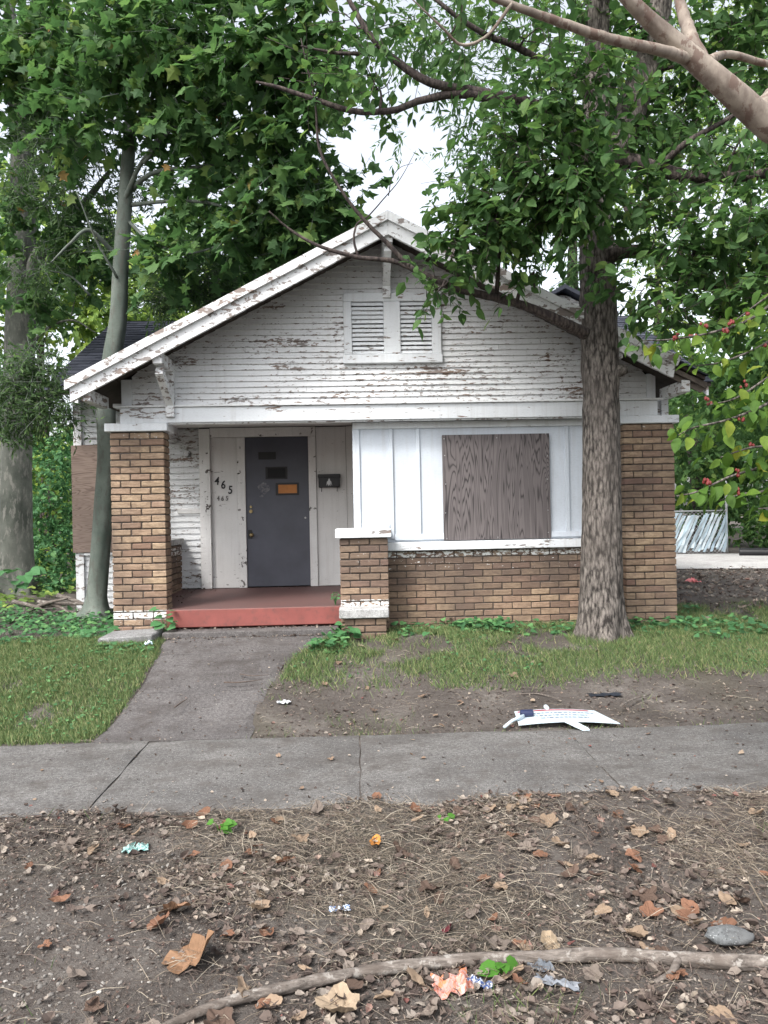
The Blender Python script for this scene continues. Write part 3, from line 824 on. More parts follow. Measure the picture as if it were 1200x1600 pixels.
shingles(fr_, 7.72, 11.9, 3.62, roof_z(3.62) + .037, PK, 4.60, 'y', 0, 1)
def rake(name, xa, xb, top, bot, y0, y1, mat, wob=0.0, n=10, ragged=False):
    """board following the roof slope from xa to xb; top/bot = offsets from the deck underside"""
    V = []; F = []
    for q, t in enumerate(np.linspace(0, 1, n + 1)):
        x = xa + (xb - xa) * t; z = roof_z(x); j = random.uniform(-wob, wob)
        x2 = x + (random.uniform(-.09, .05) if ragged and q == n else 0)
        V += [(x, y0, z + bot + j), (x2, y0, z + top + j * .5), (x2, y1, z + top + j * .5), (x, y1, z + bot + j)]
    for q in range(n):
        a_, b_ = q * 4, q * 4 + 4
        for e in range(4): F.append([a_ + e, a_ + (e + 1) % 4, b_ + (e + 1) % 4, b_ + e])
    F += [[3, 2, 1, 0], [n * 4, n * 4 + 1, n * 4 + 2, n * 4 + 3]]
    bm = bmesh.new(); vs = [bm.verts.new(v) for v in V]
    for f in F: bm.faces.new([vs[q] for q in f])
    bmesh.ops.recalc_face_normals(bm, faces=bm.faces)
    me = bpy.data.meshes.new(name); bm.to_mesh(me); bm.free()
    return H(link(name, me, mat))
rake('rake_board', -2.80, PK, 0.012, -0.165, 7.715, 7.755, PAINT_RAKE, .002)
rake('rake_board', PK + .002, 3.27, 0.012, -0.165, 7.715, 7.755, PAINT_RAKE, .003, ragged=True)
rake('rake_moulding', -2.84, PK, 0.062, -0.030, 7.675, 7.713, PAINT_RAKE, .002)
rake('rake_moulding', PK + .002, 3.30, 0.062, -0.030, 7.675, 7.713, PAINT_RAKE, .003, ragged=True)
rake('fly_rafter', -2.82, PK - .03, -0.003, -0.10, 7.80, 7.85, PAINT_RAKE)
rake('fly_rafter', PK + .03, 3.52, -0.003, -0.10, 7.80, 7.85, BAREWOOD)
# sheathing boards under the overhang
for s in (-1, 1):
    for q in range(16):
        d0 = 0.12 + q * 0.198
        xa, xb = PK + s * d0, PK + s * (d0 + .19)
        if s > 0 and d0 > 3.0: continue
        if s < 0 and d0 > 3.05: continue
        pts = [(xa, roof_z(xa) - .002), (xb, roof_z(xb) - .002), (xb, roof_z(xb) - .018), (xa, roof_z(xa) - .018)]
        o = prism('sheathing_board', pts, 7.86, 8.335, DARKWOOD); under(o, fr_)
# split sheathing hanging out where the right rake has rotted away
for (xa, xb, zz, y0, an) in ((3.18, 3.62, -.07, 7.74, 3), (3.25, 3.58, -.13, 7.77, -4), (3.30, 3.66, -.03, 7.80, 7)):
    rake('rotten_board', xa, xb, zz + .03, zz - .02, y0, y0 + .02, BAREWOOD, .006, 5, True)
# purlins with knee braces
def purlin(x, z, w_=.1, h_=.12, mat=PAINT_RAKE): return H(box('purlin', x - w_ / 2, x + w_ / 2, 7.76, 8.34, z - h_, z, mat, None, .006))
purlin(PK, 4.45); purlin(-1.95, roof_z(-1.95) - .105); purlin(-2.66, roof_z(-2.66) - .105, .09, .12); purlin(2.72, roof_z(2.72) - .11); purlin(3.42, roof_z(3.42) - .1, .09, .12, PAINT_RAKE)
def brace(x, z0, z1, w_=.09, broken=False):
    V = []; n = 4
    if not broken:
        b = H(box('bracket', x - w_ / 2, x + w_ / 2, 8.245, 8.318, z0, z1, PAINT_RAKE, None, .006))
    P0, P1 = np.array((x, 8.27, z0 + .16)), np.array((x, 7.84, z1 - .06))
    if broken: P0, P1 = np.array((x + .02, 8.1, z0 + .22)), np.array((x - .02, 7.9, z1 - .05))
    d = unit(P1 - P0); nrm = np.cross(d, (1, 0, 0)); h = .045
    V = [P + sx * np.array((w_ / 2 * .85, 0, 0)) + sn * nrm * h for P in (P0, P1) for sx, sn in ((-1, -1), (1, -1), (1, 1), (-1, 1))]
    F = [[0, 1, 2, 3], [7, 6, 5, 4]] + [[e, e + 4, (e + 1) % 4 + 4, (e + 1) % 4] for e in range(4)]
    o = mesh_py('knee_brace', V, F, PAINT_RAKE if not broken else BAREWOOD)
    if broken: H(o); o.name = 'split_brace'
    else: under(o, b)
brace(PK, 3.905, 4.36); brace(-1.95, 2.655, roof_z(-1.95) - .22); brace(2.72, 2.70, roof_z(2.72) - .2, .05, True)
# loose splintered strip at the right bracket
Bf = Buf()
for (a_, b_, r_) in (((2.70, 7.80, 3.30), (2.62, 7.86, 2.80), .016), ((2.76, 7.79, 3.32), (2.70, 7.88, 2.92), .02)):
    Bf.add(*tube(crom([a_, (np.array(a_) + b_) / 2 + (0.012, 0, 0), b_], 4), [r_, r_ * .9, .004], 5))
H(Bf.build('splintered_strip', BAREWOOD))

# main body behind: side-gabled, wider than the porch front
EAVE, YE, YRG, ZR = 3.20, 10.12, 13.2, 4.86
xl, xr = -4.02, 4.80
H(box('main_wall', -3.80, 4.42, 10.75, 15.7, 0.2, 3.22, PAINT, None, 0))
gl = [(10.75, 3.2), (13.2, 4.74), (15.6, 3.2)]
for x0, x1 in ((-3.80, -3.72), (4.34, 4.42)):
    V = [(x0, y, z) for y, z in gl] + [(x1, y, z) for y, z in gl]
    H(mesh_py('end_gable', V, [[0, 1, 2], [5, 4, 3], [0, 3, 4, 1], [1, 4, 5, 2], [2, 5, 3, 0]], PAINT))
V = []
for x in (xl, xr):
    V += [(x, YE, EAVE), (x, YRG, ZR), (x, 16.3, EAVE), (x, 16.3, EAVE + .05), (x, YRG, ZR + .05), (x, YE, EAVE + .05)]
mr = H(mesh_py('main_roof', V, [[0, 1, 2, 3, 4, 5], [11, 10, 9, 8, 7, 6]] + [[e, e + 6, (e + 1) % 6 + 6, (e + 1) % 6] for e in range(6)], DARKWOOD))
shingles(mr, xl - .02, xr + .02, YE - .02, EAVE + .05, YRG, ZR + .053, 'x', 0, 1)
for x0 in (xl + .02, xr - .06): H(mesh_py('verge_board', [(x0 + dx, y, z + dz) for dx in (0, .03) for (y, z) in ((YE + .01, EAVE), (YRG, ZR)) for dz in (-.12, -.004)], [[0, 2, 3, 1], [4, 5, 7, 6], [0, 1, 5, 4], [2, 6, 7, 3], [0, 4, 6, 2], [1, 3, 7, 5]], PAINT_RAKE))
for x in np.arange(-3.6, 4.7, 0.6):
    if -2.9 < x < 3.65: continue
    V = [(x + dx, y, z + dz) for dx in (-.022, .022) for (y, z) in ((YE + .03, EAVE + .01), (10.9, EAVE + .01 + .78 * (ZR - EAVE) / (YRG - YE))) for dz in (-.11, -.012)]
    H(mesh_py('rafter_tail', V, [[0, 2, 3, 1], [4, 5, 7, 6], [0, 1, 5, 4], [2, 6, 7, 3], [0, 4, 6, 2], [1, 3, 7, 5]], PAINT_RAKE))
# left face of the main house with its boarded window
lw = H(box('side_front_wall', -3.79, -2.62, 10.66, 10.73, 0.3, 3.22, BLACKGAP, None, 0))
siding(lw, -3.70, -2.63, 10.655, 0.36, 1.09, 0.083, PAINT_GABLE, 3, 0.008)
siding(lw, -3.70, -2.63, 10.655, 2.60, 3.2, 0.083, PAINT, 3, 0.006)
H(box('corner_board', -3.81, -3.70, 10.59, 10.68, 0.34, 3.2, PAINT_RAKE))
H(box('window_sill', -3.69, -2.63, 10.57, 10.66, 1.09, 1.125, PAINT))
H(box('plywood_sheet', -3.83, -2.66, 10.555, 10.585, 1.13, 2.585, PLY2, None, .002))['label'] = 'brown plywood sheet over the side window'
# right face of the main house
rw = H(box('side_front_wall', 3.53, 4.40, 10.66, 10.73, 0.3, 3.22, BLACKGAP, None, 0))
siding(rw, 3.55, 4.31, 10.655, 0.36, 3.2, 0.083, PAINT_GABLE, 3, 0.006)
H(box('corner_board', 4.31, 4.41, 10.59, 10.68, 0.34, 3.2, PAINT))
# enclosed room and porch sides
H(box('side_wall', 3.28, 3.34, 8.73, 10.64, 0.3, 3.0, PAINT, None, 0))
H(prism('porch_lintel', [(-2.5, 2.6), (-2.4, 2.6), (-2.4, 3.04), (-2.5, 3.0)], 8.43, 10.63, PAINT))
# small dormer on the right of the main roof
dm = H(prism('dormer', [(2.55, 3.9), (3.85, 3.9), (3.85, 4.52), (3.2, 4.86), (2.55, 4.52)], 11.55, 13.1, DARKWOOD))
siding(dm, 2.56, 3.84, 11.54, 3.95, 4.82, 0.07, PAINT_RAKE, 2, .003, slope=lambda z: (3.2 - (4.86 - z) / .523, 3.2 + (4.86 - z) / .523))
H(prism('dormer_roof', [(2.40, 4.47), (3.2, 4.89), (4.0, 4.47), (4.0, 4.53), (3.2, 4.95), (2.40, 4.53)], 11.35, 13.3, SHING))

# letter box
mb_a, mb_b = at(498, 762, 10.55), at(531, 741, 10.55)
mbx = empty('mailbox', (mb_a[0], 10.55, mb_a[2]), 'black wall letter box with silver emblem beside the front door', 'mailbox')
def MBp(o):
    o.parent = mbx; o.matrix_parent_inverse = Matrix.Translation(mbx.location).inverted(); return o
MBp(box('body', mb_a[0], mb_b[0], 10.49, 10.598, mb_a[2], mb_b[2] - .03, BLACK, None, .008))
MBp(prism('lid', [(mb_a[0] - .006, mb_b[2] - .045), (mb_b[0] + .006, mb_b[2] - .045), (mb_b[0] + .006, mb_b[2] + .002), (mb_a[0] - .006, mb_b[2] + .002)], 10.478, 10.598, BLACK, None, .004))
mx, mz = (mb_a[0] + mb_b[0]) / 2, (mb_a[2] + mb_b[2]) / 2 - .02
V = [(mx + x * .04, 10.4865, mz + z * .055) for x, z in ((0, 1), (.25, .75), (.2, .5), (.7, .2), (1, -.9), (.5, -.3), (.35, -1), (0, -.5), (-.35, -1), (-.5, -.3), (-1, -.9), (-.7, .2), (-.2, .5), (-.25, .75))]
V += [(x, y + .003, z) for x, y, z in V]
MBp(mesh_py('emblem', V, [list(range(13, -1, -1)), list(range(14, 28))] + [[q, (q + 1) % 14, (q + 1) % 14 + 14, q + 14] for q in range(14)], STEEL))
for s in (.06, -.05):
    xx = mb_a[0] + .04 if s > 0 else mb_b[0] - .04
    B = Buf(); B.add(*tube(crom([(xx, 10.55, mb_a[2] + .01), (xx, 10.545, mb_a[2] - .035), (xx, 10.52, mb_a[2] - .055), (xx, 10.50, mb_a[2] - .04)], 4), [.005, .005], 6)); MBp(B.build('paper_hook', BLACK))
# stone block fallen beside the left column
sb = atz(165, 1000, 0.33); 
o = box('stone_block', -2.62, -2.06, 7.86, 8.27, 0.30, 0.405, STONE_D, None, .012); o.rotation_euler = (R(2), R(-3), R(-4))
o.location.z = 0.345
tag(o, 'weathered grey capstone block lying at the foot of left brick column', 'stone block')

# ================================================================== TREES
def tri(vs, fs): return np.array(vs, float), np.array(fs, int)
OVATE = tri([(0, 0, 0), (.28, .27, .05), (.62, .25, .03), (1, 0, -.12), (.62, -.25, .03), (.28, -.27, .05), (.3, 0, -.02), (.65, 0, -.03)],
            [(0, 6, 1), (1, 6, 7), (1, 7, 2), (2, 7, 3), (0, 5, 6), (5, 7, 6), (5, 4, 7), (4, 3, 7)])
_ho = [(0, 0), (.02, .20), (.16, .42), (.30, .27), (.52, .56), (.60, .24), (1, 0)]
_mv = [(.36, 0, 0)] + [(x, y, -.10 * abs(y) - .08 * x) for x, y in _ho] + [(x, -y, -.10 * abs(y) - .08 * x) for x, y in _ho[-2:0:-1]]
MAPLE = tri(_mv, [(0, k + 1, (k + 1) % 12 + 1) for k in range(12)])
LANCE = tri([(0, 0, 0), (.45, .14, .03), (1, 0, -.06), (.45, -.14, .03), (.45, 0, 0)], [(0, 4, 1), (1, 4, 2), (0, 3, 4), (3, 2, 4)])
KITE = tri([(0, 0, 0), (.45, .27, .04), (1, 0, -.05), (.45, -.27, .04)], [(0, 2, 1), (0, 3, 2)])
STICK = tri([(0, 1, 0), (0, -.5, .87), (0, -.5, -.87), (1, .5, 0), (1, -.25, .43), (1, -.25, -.43)],
            [(0, 1, 4), (0, 4, 3), (1, 2, 5), (1, 5, 4), (2, 0, 3), (2, 3, 5)])

class Tree:
    def __init__(s, name, label, base, bark, leafmat, leaf, cat='tree', group=None, seed=0, upn=1.0):
        s.root = empty(name, tuple(base), label, cat, group); s.base = np.array(base, float)
        s.bark, s.lm, s.leaf = bark, leafmat, leaf
        s.wood = Buf(); s.limbs = []; s.A = []; s.r = np.random.default_rng(seed); s.tw = []; s.upn = upn
    def par(s, o):
        o.parent = s.root; o.matrix_parent_inverse = Matrix.Translation(s.root.location).inverted(); return o
    def trunk(s, pts, rad, sides=40, k=12, disp=None, mat=None, name='trunk'):
        P = crom(pts, k); rr = np.interp(np.linspace(0, 1, len(P)), np.linspace(0, 1, len(rad)), rad)
        B = Buf(); B.add(*tube(P, rr, sides, disp)); s.par(B.build(name, mat or s.bark, None, True)); s.limbs.append((P, rr))
    def limb(s, pts, rad, sides=10, k=8, own=True):
        P = crom(pts, k); rr = np.interp(np.linspace(0, 1, len(P)), np.linspace(0, 1, len(rad)), rad)
        P = P + (s.r.random(P.shape) - .5) * rr[:, None] * .16
        if own and rr.max() > .012:
            B = Buf(); B.add(*tube(P, rr, sides)); s.par(B.build('limb', BARK_DARK if s.bark is BARK_OAK else s.bark, None, True))
        else: s.wood.add(*tube(P, rr, sides))
        s.limbs.append((P, rr))
    def near(s, c):
        best = None
        for P, rr in s.limbs:
            d = np.linalg.norm(P - c, axis=1) + 0.6 * np.maximum(0, P[:, 2] - c[2])
            q = int(d.argmin())
            if best is None or d[q] < best[0]: best = (d[q], P[q], rr[q])
        return best
    def clump(s, c, rad, n, size=.12, per=9, tw=.45, twigs=True, sub=5, branch=True, shell=.55, droop=.35):
        r = s.r; c = np.asarray(c, float); rad = np.asarray(rad, float)
        if branch:
            d, p, pr = s.near(c)
            m = (p + c) / 2 + (r.random(3) - .5) * d * .25 + np.array((0, 0, .10 * d))
            r0 = min(pr * .6, .018 + .012 * d)
            s.limb([p, m, c], [r0, r0 * .7, r0 * .4], 6, 5, False)
            for q in range(sub):
                v = unit(r.normal(size=3)) * rad * r.uniform(.6, .95)
                s.limb([c - (c - p) * r.uniform(0, .3), c + v * .5 + r.normal(size=3) * .05, c + v], [r0 * .4, r0 * .28, .003], 4, 4, False)
        n = max(4, int(n * 1.22)); v = unit(r.normal(size=(n, 3))) * (r.random((n, 1)) ** shell)
        B = c + v * rad
        D = unit(v * .8 + r.normal(size=(n, 3)) * .6 + np.array((0, 0, -.15)))
        L = tw * r.uniform(.5, 1.15, (n, 1))
        if twigs:
            s.tw.append((B - D * L * .15, frames(D, r.normal(size=(n, 3))), np.concatenate([L * 1.1, np.full((n, 2), .004)], 1)))
        t = (np.arange(per)[None] + r.random((n, per))) / per
        P = B[:, None] + D[:, None] * (L * t)[..., None] + np.array((0, 0, -1.)) * ((L * t) ** 2 * droop)[..., None]
        sd = np.cross(D, unit(r.normal(size=(n, 3)) * .3 + np.array((0, 0, 1.))))
        alt = np.where(np.arange(per) % 2, 1., -1.)[None, :, None]
        ax = unit(D[:, None] * .55 + sd[:, None] * alt * .8 + r.normal(size=(n, per, 3)) * .35 + np.array((0, 0, -.3)))
        nm = unit(r.normal(size=(n, per, 3)) * .62 + np.array((0, 0, s.upn)) + v[:, None] * .35)
        sz = size * r.uniform(.45, 1.25, (n, per))
        s.A.append((P.reshape(-1, 3), ax.reshape(-1, 3), nm.reshape(-1, 3), sz.ravel()))
    def done(s, leafname='crown'):
        if s.tw:
            s.wood.add(*scatter(STICK, np.concatenate([a[0] for a in s.tw]), np.concatenate([a[1] for a in s.tw]), np.concatenate([a[2] for a in s.tw])))
        if s.wood.n: s.par(s.wood.build('twigs', BARK_DARK if s.bark is BARK_OAK else s.bark, None, True))['kind'] = 'stuff'
        if s.A:
            P, A, N, S = (np.concatenate([a[q] for a in s.A]) for q in range(4))
            B = Buf(); B.add(*scatter(s.leaf, P, frames(A, N), S)); s.par(B.build(leafname, s.lm))

def bark_disp(amp, nu, nv, seed=0, flare=None):
    def f(th, sarc, rr):
        u = th / (2 * math.pi) * nu; 
        wrap = lambda uu, vv: vn(np.mod(uu, nu) + seed, vv) * (1 - sst(np.mod(uu, nu), nu - 2, nu)) + vn(np.mod(uu, nu) - nu + seed + 64, vv) * sst(np.mod(uu, nu), nu - 2, nu)
        a = wrap(u + 0 * sarc, sarc * nv + 0 * u); b = wrap(u * 1 + 0 * sarc, sarc * nv * 2.7 + 11 + 0 * u)
        ridge = 1 - np.abs(2 * a - 1)
        d = amp * (ridge * .8 + b * .4 - .6)
        low = (vn(np.cos(th) * 1.4 + 5, sarc * 1.1 + np.sin(th) * 1.4 + seed) - .5) * rr * .22
        if flare:
            d = d + flare[0] * np.exp(-sarc / flare[1]) * (0.55 + 0.45 * np.cos(th * flare[2] + 1.0 + seed))
        return d + low
    return f

# --- rough-barked tree in front of the right brick column
YO = 7.75
ob = at(942, 992, YO)
oak = Tree('oak_tree', 'tall rough-barked tree standing before the right brick column', (ob[0], YO, .33), BARK_OAK, LEAF_OAK, OVATE, seed=3)
tp = [at(x, y, Y) for x, y, Y in ((942, 1000, YO), (941, 900, YO), (938, 700, YO), (935, 520, YO), (933, 390, YO), (930, 250, YO), (932, 110, YO), (936, -20, YO), (946, -220, YO), (950, -420, YO))]
oak.trunk(tp, [.225, .202, .184, .174, .172, .142, .118, .110, .09, .05], 110, 44, bark_disp(.020, 24, 3.6, 3, (.14, .17, 5)))
# knots
for (x, y, dx, rr_) in ((968, 582, .16, .065), (962, 392, .13, .075)):
    c_ = at(x - 14, y, YO - .05); B = Buf()
    B.add(*tube(crom([c_ - (.08, 0, .02), c_ + (dx * .4, -.02, .01), c_ + (dx * .95, -.03, .03)], 5), [rr_ * 1.4, rr_ * 1.05, rr_ * .7], 20, bark_disp(.01, 10, 9, 5)))
    oak.par(B.build('knot', BARK_OAK, None, True))
def pl(lst): return [at(*q) for q in lst]
oak.trunk(pl([(934, 330, YO), (958, 250, YO + .15), (990, 160, YO + .3), (1022, 50, YO + .4), (1040, -80, YO + .4), (1060, -300, YO + .3)]), [.12, .165, .160, .14, .11, .06], 50, 20, bark_disp(.012, 22, 5, 9), BARK_OAK, 'fork')
# long thin limb along the gable
oak.limb(pl([(915, 522, 7.5), (870, 500, 7.35), (820, 478, 7.3), (760, 462, 7.25), (705, 448, 7.2), (655, 425, 7.2), (615, 408, 7.2), (560, 402, 7.15), (500, 385, 7.1), (455, 360, 7.1), (420, 330, 7.0)]), [.062, .052, .043, .038, .033, .029, .024, .02, .016, .012, .006], 10)
oak.limb(pl([(640, 418, 7.2), (610, 385, 7.15), (570, 345, 7.1), (535, 300, 7.05), (500, 235, 7.0), (492, 160, 7.0), (470, 60, 7.0)]), [.026, .023, .018, .015, .013, .010, .005], 8)
oak.limb(pl([(560, 402, 7.15), (553, 375, 7.12), (558, 350, 7.1), (575, 338, 7.1), (600, 310, 7.1), (625, 280, 7.05), (650, 235, 7.0)]), [.013, .012, .010, .008, .006, .004, .002], 6)
oak.limb(pl([(607, 306, 7.1), (612, 280, 7.1), (625, 262, 7.1), (645, 255, 7.1)]), [.005, .004, .003, .002], 5)
# upper left limbs
oak.limb(pl([(920, 215, 7.5), (860, 175, 7.2), (800, 155, 7.0), (735, 142, 6.9), (670, 128, 6.8), (615, 92, 6.8), (575, 50, 6.8), (540, -10, 6.8)]), [.075, .062, .052, .044, .038, .032, .026, .020], 9)
oak.limb(pl([(920, 235, 7.5), (850, 180, 7.15), (735, 148, 6.9), (665, 155, 6.85), (615, 172, 6.8), (555, 174, 6.8), (500, 158, 6.8), (440, 138, 6.8), (400, 128, 6.8)]), [.07, .05, .042, .032, .029, .026, .022, .018, .01], 9)
oak.limb(pl([(925, 150, 7.5), (870, 110, 7.2), (800, 70, 7.0), (760, 55, 6.9), (700, 15, 6.8), (650, -30, 6.8)]), [.05, .038, .03, .026, .02, .014], 8)
oak.limb(pl([(600, 85, 6.8), (560, 84, 6.8), (520, 82, 6.8), (470, 72, 6.8)]), [.02, .018, .014, .008], 7)
# right limbs
oak.limb(pl([(945, 245, 7.6), (1000, 255, 7.5), (1060, 273, 7.4), (1130, 277, 7.3), (1220, 268, 7.2), (1330, 240, 7.2)]), [.085, .07, .065, .055, .05, .03], 10)
oak.limb(pl([(950, 400, 7.6), (1010, 392, 7.5), (1060, 425, 7.45), (1120, 450, 7.4), (1210, 440, 7.3), (1300, 400, 7.2)]), [.07, .055, .055, .045, .035, .02], 10)
oak.limb(pl([(1030, 262, 7.4), (1070, 225, 7.2), (1130, 190, 7.1), (1200, 150, 7.0)]), [.035, .03, .022, .012], 8)
oak.limb(pl([(975, 320, 7.5), (985, 340, 7.3), (1000, 335, 7.2), (1060, 350, 7.2)]), [.02, .017, .014, .006], 6)
for a in ((830, 270, 6.85, .62, .5, .42, 80), (850, 210, 6.7, .6, .45, .38, 70), (775, 335, 6.85, .38, .35, .28, 48), (900, 285, 6.55, .42, .3, .33, 65), (775, 362, 6.9, .45, .3, .18, 34),
          (715, 390, 6.95, .22, .2, .18, 20), (690, 450, 7.0, .16, .14, .14, 9), (835, 425, 7.0, .12, .12, .08, 4), (865, 322, 6.9, .35, .3, .24, 32), (900, 120, 6.6, .4, .4, .3, 40),
          (1010, 320, 7.0, .45, .4, .35, 42), (1090, 380, 6.9, .6, .5, .40, 55), (1010, 440, 6.8, .32, .3, .24, 26), (1130, 480, 6.8, .5, .4, .26, 34), (1160, 420, 7.2, .45, .4, .3, 34), (1180, 330, 6.7, .5, .5, .4, 46),
          (1050, 500, 6.7, .3, .3, .12, 12), (1150, 230, 7.2, .5, .5, .4, 45), (1000, 200, 7.9, .5, .4, .5, 50), (1110, 100, 7.9, .7, .5, .5, 85), (980, 40, 8.1, .6, .5, .5, 60), (1060, 180, 8.2, .6, .5, .4, 50), (900, 20, 7.9, .5, .5, .35, 30), (1180, 20, 7.8, .5, .5, .4, 50),
          (1200, 430, 6.6, .4, .4, .4, 40), (560, 45, 6.8, .35, .3, .28, 16), (590, 130, 6.8, .25, .3, .15, 7), (505, 120, 6.9, .3, .3, .3, 16), (820, 60, 6.9, .5, .4, .3, 14), (700, 60, 6.9, .4, .4, .3, 10),
          (930, -130, 7.0, 1.1, 1.0, .4, 40), (700, -130, 6.8, .8, .8, .3, 22), (1200, -120, 7.4, 1.2, 1., .6, 50), (1330, 200, 7.2, .8, .8, .8, 50)):
    oak.clump(at(a[0], a[1], a[2]), a[3:6], a[6], .125, 8, .42, sub=3)
oak.done()

# --- thick smooth-barked tree on the left bank
YA = 12.4
ab = at(22, 925, YA)
ta = Tree('maple_tree', 'thick smooth grey-barked tree with a forked top on the left bank', (ab[0], YA, .4), BARK_SMOOTH, LEAF_MAPLE, MAPLE, seed=5)
ta.trunk(pl([(20, 950, YA), (22, 880, YA), (24, 740, YA), (28, 600, YA), (34, 480, YA), (36, 380, YA), (36, 280, YA), (34, 200, YA), (28, 120, YA), (15, 20, YA), (0, -160, YA)]), [.40, .30, .235, .22, .215, .205, .175, .17, .12, .09, .05], 48, 14, bark_disp(.006, 12, 2.5, 2, (.30, .25, 4)))
ta.trunk(pl([(36, 470, YA), (55, 410, YA - .1), (78, 370, YA - .3), (120, 330, YA - .6), (170, 270, YA - 1.0)]), [.08, .11, .085, .06, .03], 20, 8, bark_disp(.004, 8, 3, 4), None, 'limb')
ta.trunk(pl([(34, 200, YA), (60, 150, YA - .1), (95, 105, YA - .2), (130, 60, YA - .3), (160, -60, YA - .4)]), [.10, .10, .07, .05, .03], 20, 8, bark_disp(.004, 8, 3, 6), None, 'limb')
for (x, y, r_) in ((26, 158, .07), (22, 118, .05), (30, 182, .06)):   # healed limb scars
    c_ = at(x, y, YA - .17); d_ = disc('limb_scar', c_, r_, .03, BARK_DARK, 16); ta.par(d_)
ta.limb(pl([(40, 560, YA - .2), (65, 520, YA - .5), (110, 500, YA - .9), (150, 520, YA - 1.1)]), [.03, .024, .016, .006], 6)
for a in ((40, 60, 10.5, .9, .7, .6, 75), (140, 60, 9.8, .9, .7, .55, 85), (230, 20, 9.4, .8, .6, .4, 50), (60, 130, 10.4, .7, .6, .4, 50), (80, 190, 11.0, .5, .6, .6, 40), (15, 330, 11.0, .3, .4, .6, 22), (110, 330, 11.2, .6, .5, .45, 40), (130, 410, 11.5, .6, .6, .35, 32), (60, 480, 11.6, .4, .5, .3, 16),
          (40, -90, 10.5, 1.4, 1.2, .5, 50), (-120, 100, 11, 1.1, 1.1, .9, 55), (-120, 400, 11.5, 1.0, 1.0, .8, 40)):
    ta.clump(at(a[0], a[1], a[2]), a[3:6], a[6], .17, 8, .5, sub=4)
ta.done()
# fine-leaved shoots sprouting low on that side
sp = Tree('sapling', 'fine-leaved green sapling drooping beside the thick left trunk', tuple(at(-60, 930, 9.6)[:2]) + (.42,), BARK_B, LEAF_SPRIG, LANCE, seed=8, upn=.5)
sp.trunk(pl([(-60, 950, 9.6), (-50, 800, 9.6), (-25, 650, 9.5), (20, 575, 9.4), (60, 560, 9.3)]), [.035, .03, .022, .014, .006], 10, 8)
for a in ((30, 600, 9.2, .32, .35, .26, 120), (75, 630, 9.2, .26, .3, .26, 90), (10, 660, 9.2, .3, .3, .25, 90), (60, 570, 9.2, .3, .3, .2, 70), (105, 650, 9.25, .1, .15, .13, 20), (-60, 600, 9.3, .5, .4, .5, 120), (40, 300, 10.2, .4, .3, .35, 45), (60, 245, 10.2, .4, .3, .3, 40)):
    sp.clump(at(a[0], a[1], a[2]), a[3:6], a[6], .085, 11, .32, sub=3, droop=.9, branch=a[1] > 400)
sp.done('foliage')

# --- slim smooth tree growing past the eave
YB = 9.85
bb = at(152, 945, 10.05)
tb = Tree('maple_tree', 'slim pale smooth-barked tree growing up past the left eave', (bb[0], 10.05, .42), BARK_B, LEAF_MAPLE, MAPLE, seed=6)
tb.trunk(pl([(150, 965, 10.05), (152, 930, 10.05), (160, 830, 10.02), (167, 720, 9.95), (166, 640, 9.88), (175, 560, 9.85), (184, 500, 9.8), (188, 420, 9.75), (195, 320, 9.7), (204, 190, 9.7), (210, 60, 9.7), (214, -160, 9.7)]), [.20, .125, .122, .115, .118, .115, .105, .098, .088, .075, .055, .03], 40, 12, bark_disp(.004, 10, 2.0, 7, (.10, .10, 3)))
B = Buf()
for q in range(90):
    c_ = at(150 + random.gauss(0, 14), 948 + random.gauss(0, 8), 9.85 + random.gauss(0, .08))
# branches
for lst, rad in ((((188, 330, 9.7), (215, 265, 9.5), (245, 220, 9.3), (258, 185, 9.2)), [.035, .028, .022, .010]),
                 (((200, 300, 9.7), (240, 270, 9.4), (300, 262, 9.1), (345, 255, 9.0), (400, 248, 8.8)), [.034, .028, .022, .018, .008]),
                 (((205, 320, 9.7), (260, 315, 9.4), (330, 318, 9.2), (400, 345, 9.0), (430, 350, 8.9)), [.03, .022, .018, .012, .005]),
                 (((225, 255, 9.4), (270, 200, 9.1), (320, 178, 8.8), (380, 150, 8.6), (440, 140, 8.5)), [.024, .02, .018, .014, .006]),
                 (((183, 400, 9.75), (140, 360, 9.5), (110, 380, 9.4), (80, 410, 9.3)), [.03, .024, .018, .008]),
                 (((186, 440, 9.75), (178, 425, 9.6), (150, 375, 9.4), (120, 300, 9.2)), [.02, .018, .014, .006]),
                 (((200, 345, 9.7), (240, 380, 9.4), (300, 395, 9.2), (370, 372, 9.0)), [.022, .018, .014, .005]),
                 (((204, 200, 9.7), (240, 150, 9.3), (300, 90, 9.0), (360, 20, 8.7)), [.034, .028, .022, .012])):
    tb.limb(pl(lst), rad, 8)
for a in ((300, 60, 8.8, .95, .7, .5, 95), (420, 90, 8.4, .75, .6, .5, 75), (490, 50, 8.3, .5, .5, .4, 36), (220, 110, 9.0, .8, .6, .5, 70), (350, 180, 8.8, .7, .6, .4, 50), (440, 190, 8.5, .45, .5, .35, 26),
          (450, 260, 8.7, .55, .5, .36, 44), (505, 300, 8.7, .42, .4, .34, 34), (535, 335, 8.8, .2, .3, .18, 11), (490, 395, 8.9, .3, .3, .14, 12), (420, 330, 8.9, .6, .5, .35, 44), (330, 290, 9.2, .6, .6, .3, 26), (260, 200, 9.5, .5, .5, .35, 26), (350, 385, 9.4, .6, .5, .25, 30),
          (480, 370, 9.0, .35, .4, .2, 16), (130, 180, 9.4, .5, .5, .4, 34), (250, 400, 9.6, .5, .5, .25, 20), (440, 420, 9.6, .4, .4, .2, 14),
          (300, -100, 8.6, 1.5, 1.2, .4, 48), (520, -120, 8.2, .9, .9, .3, 18)):
    tb.clump(at(a[0], a[1], a[2]), a[3:6], a[6], .165, 8, .5, sub=4)
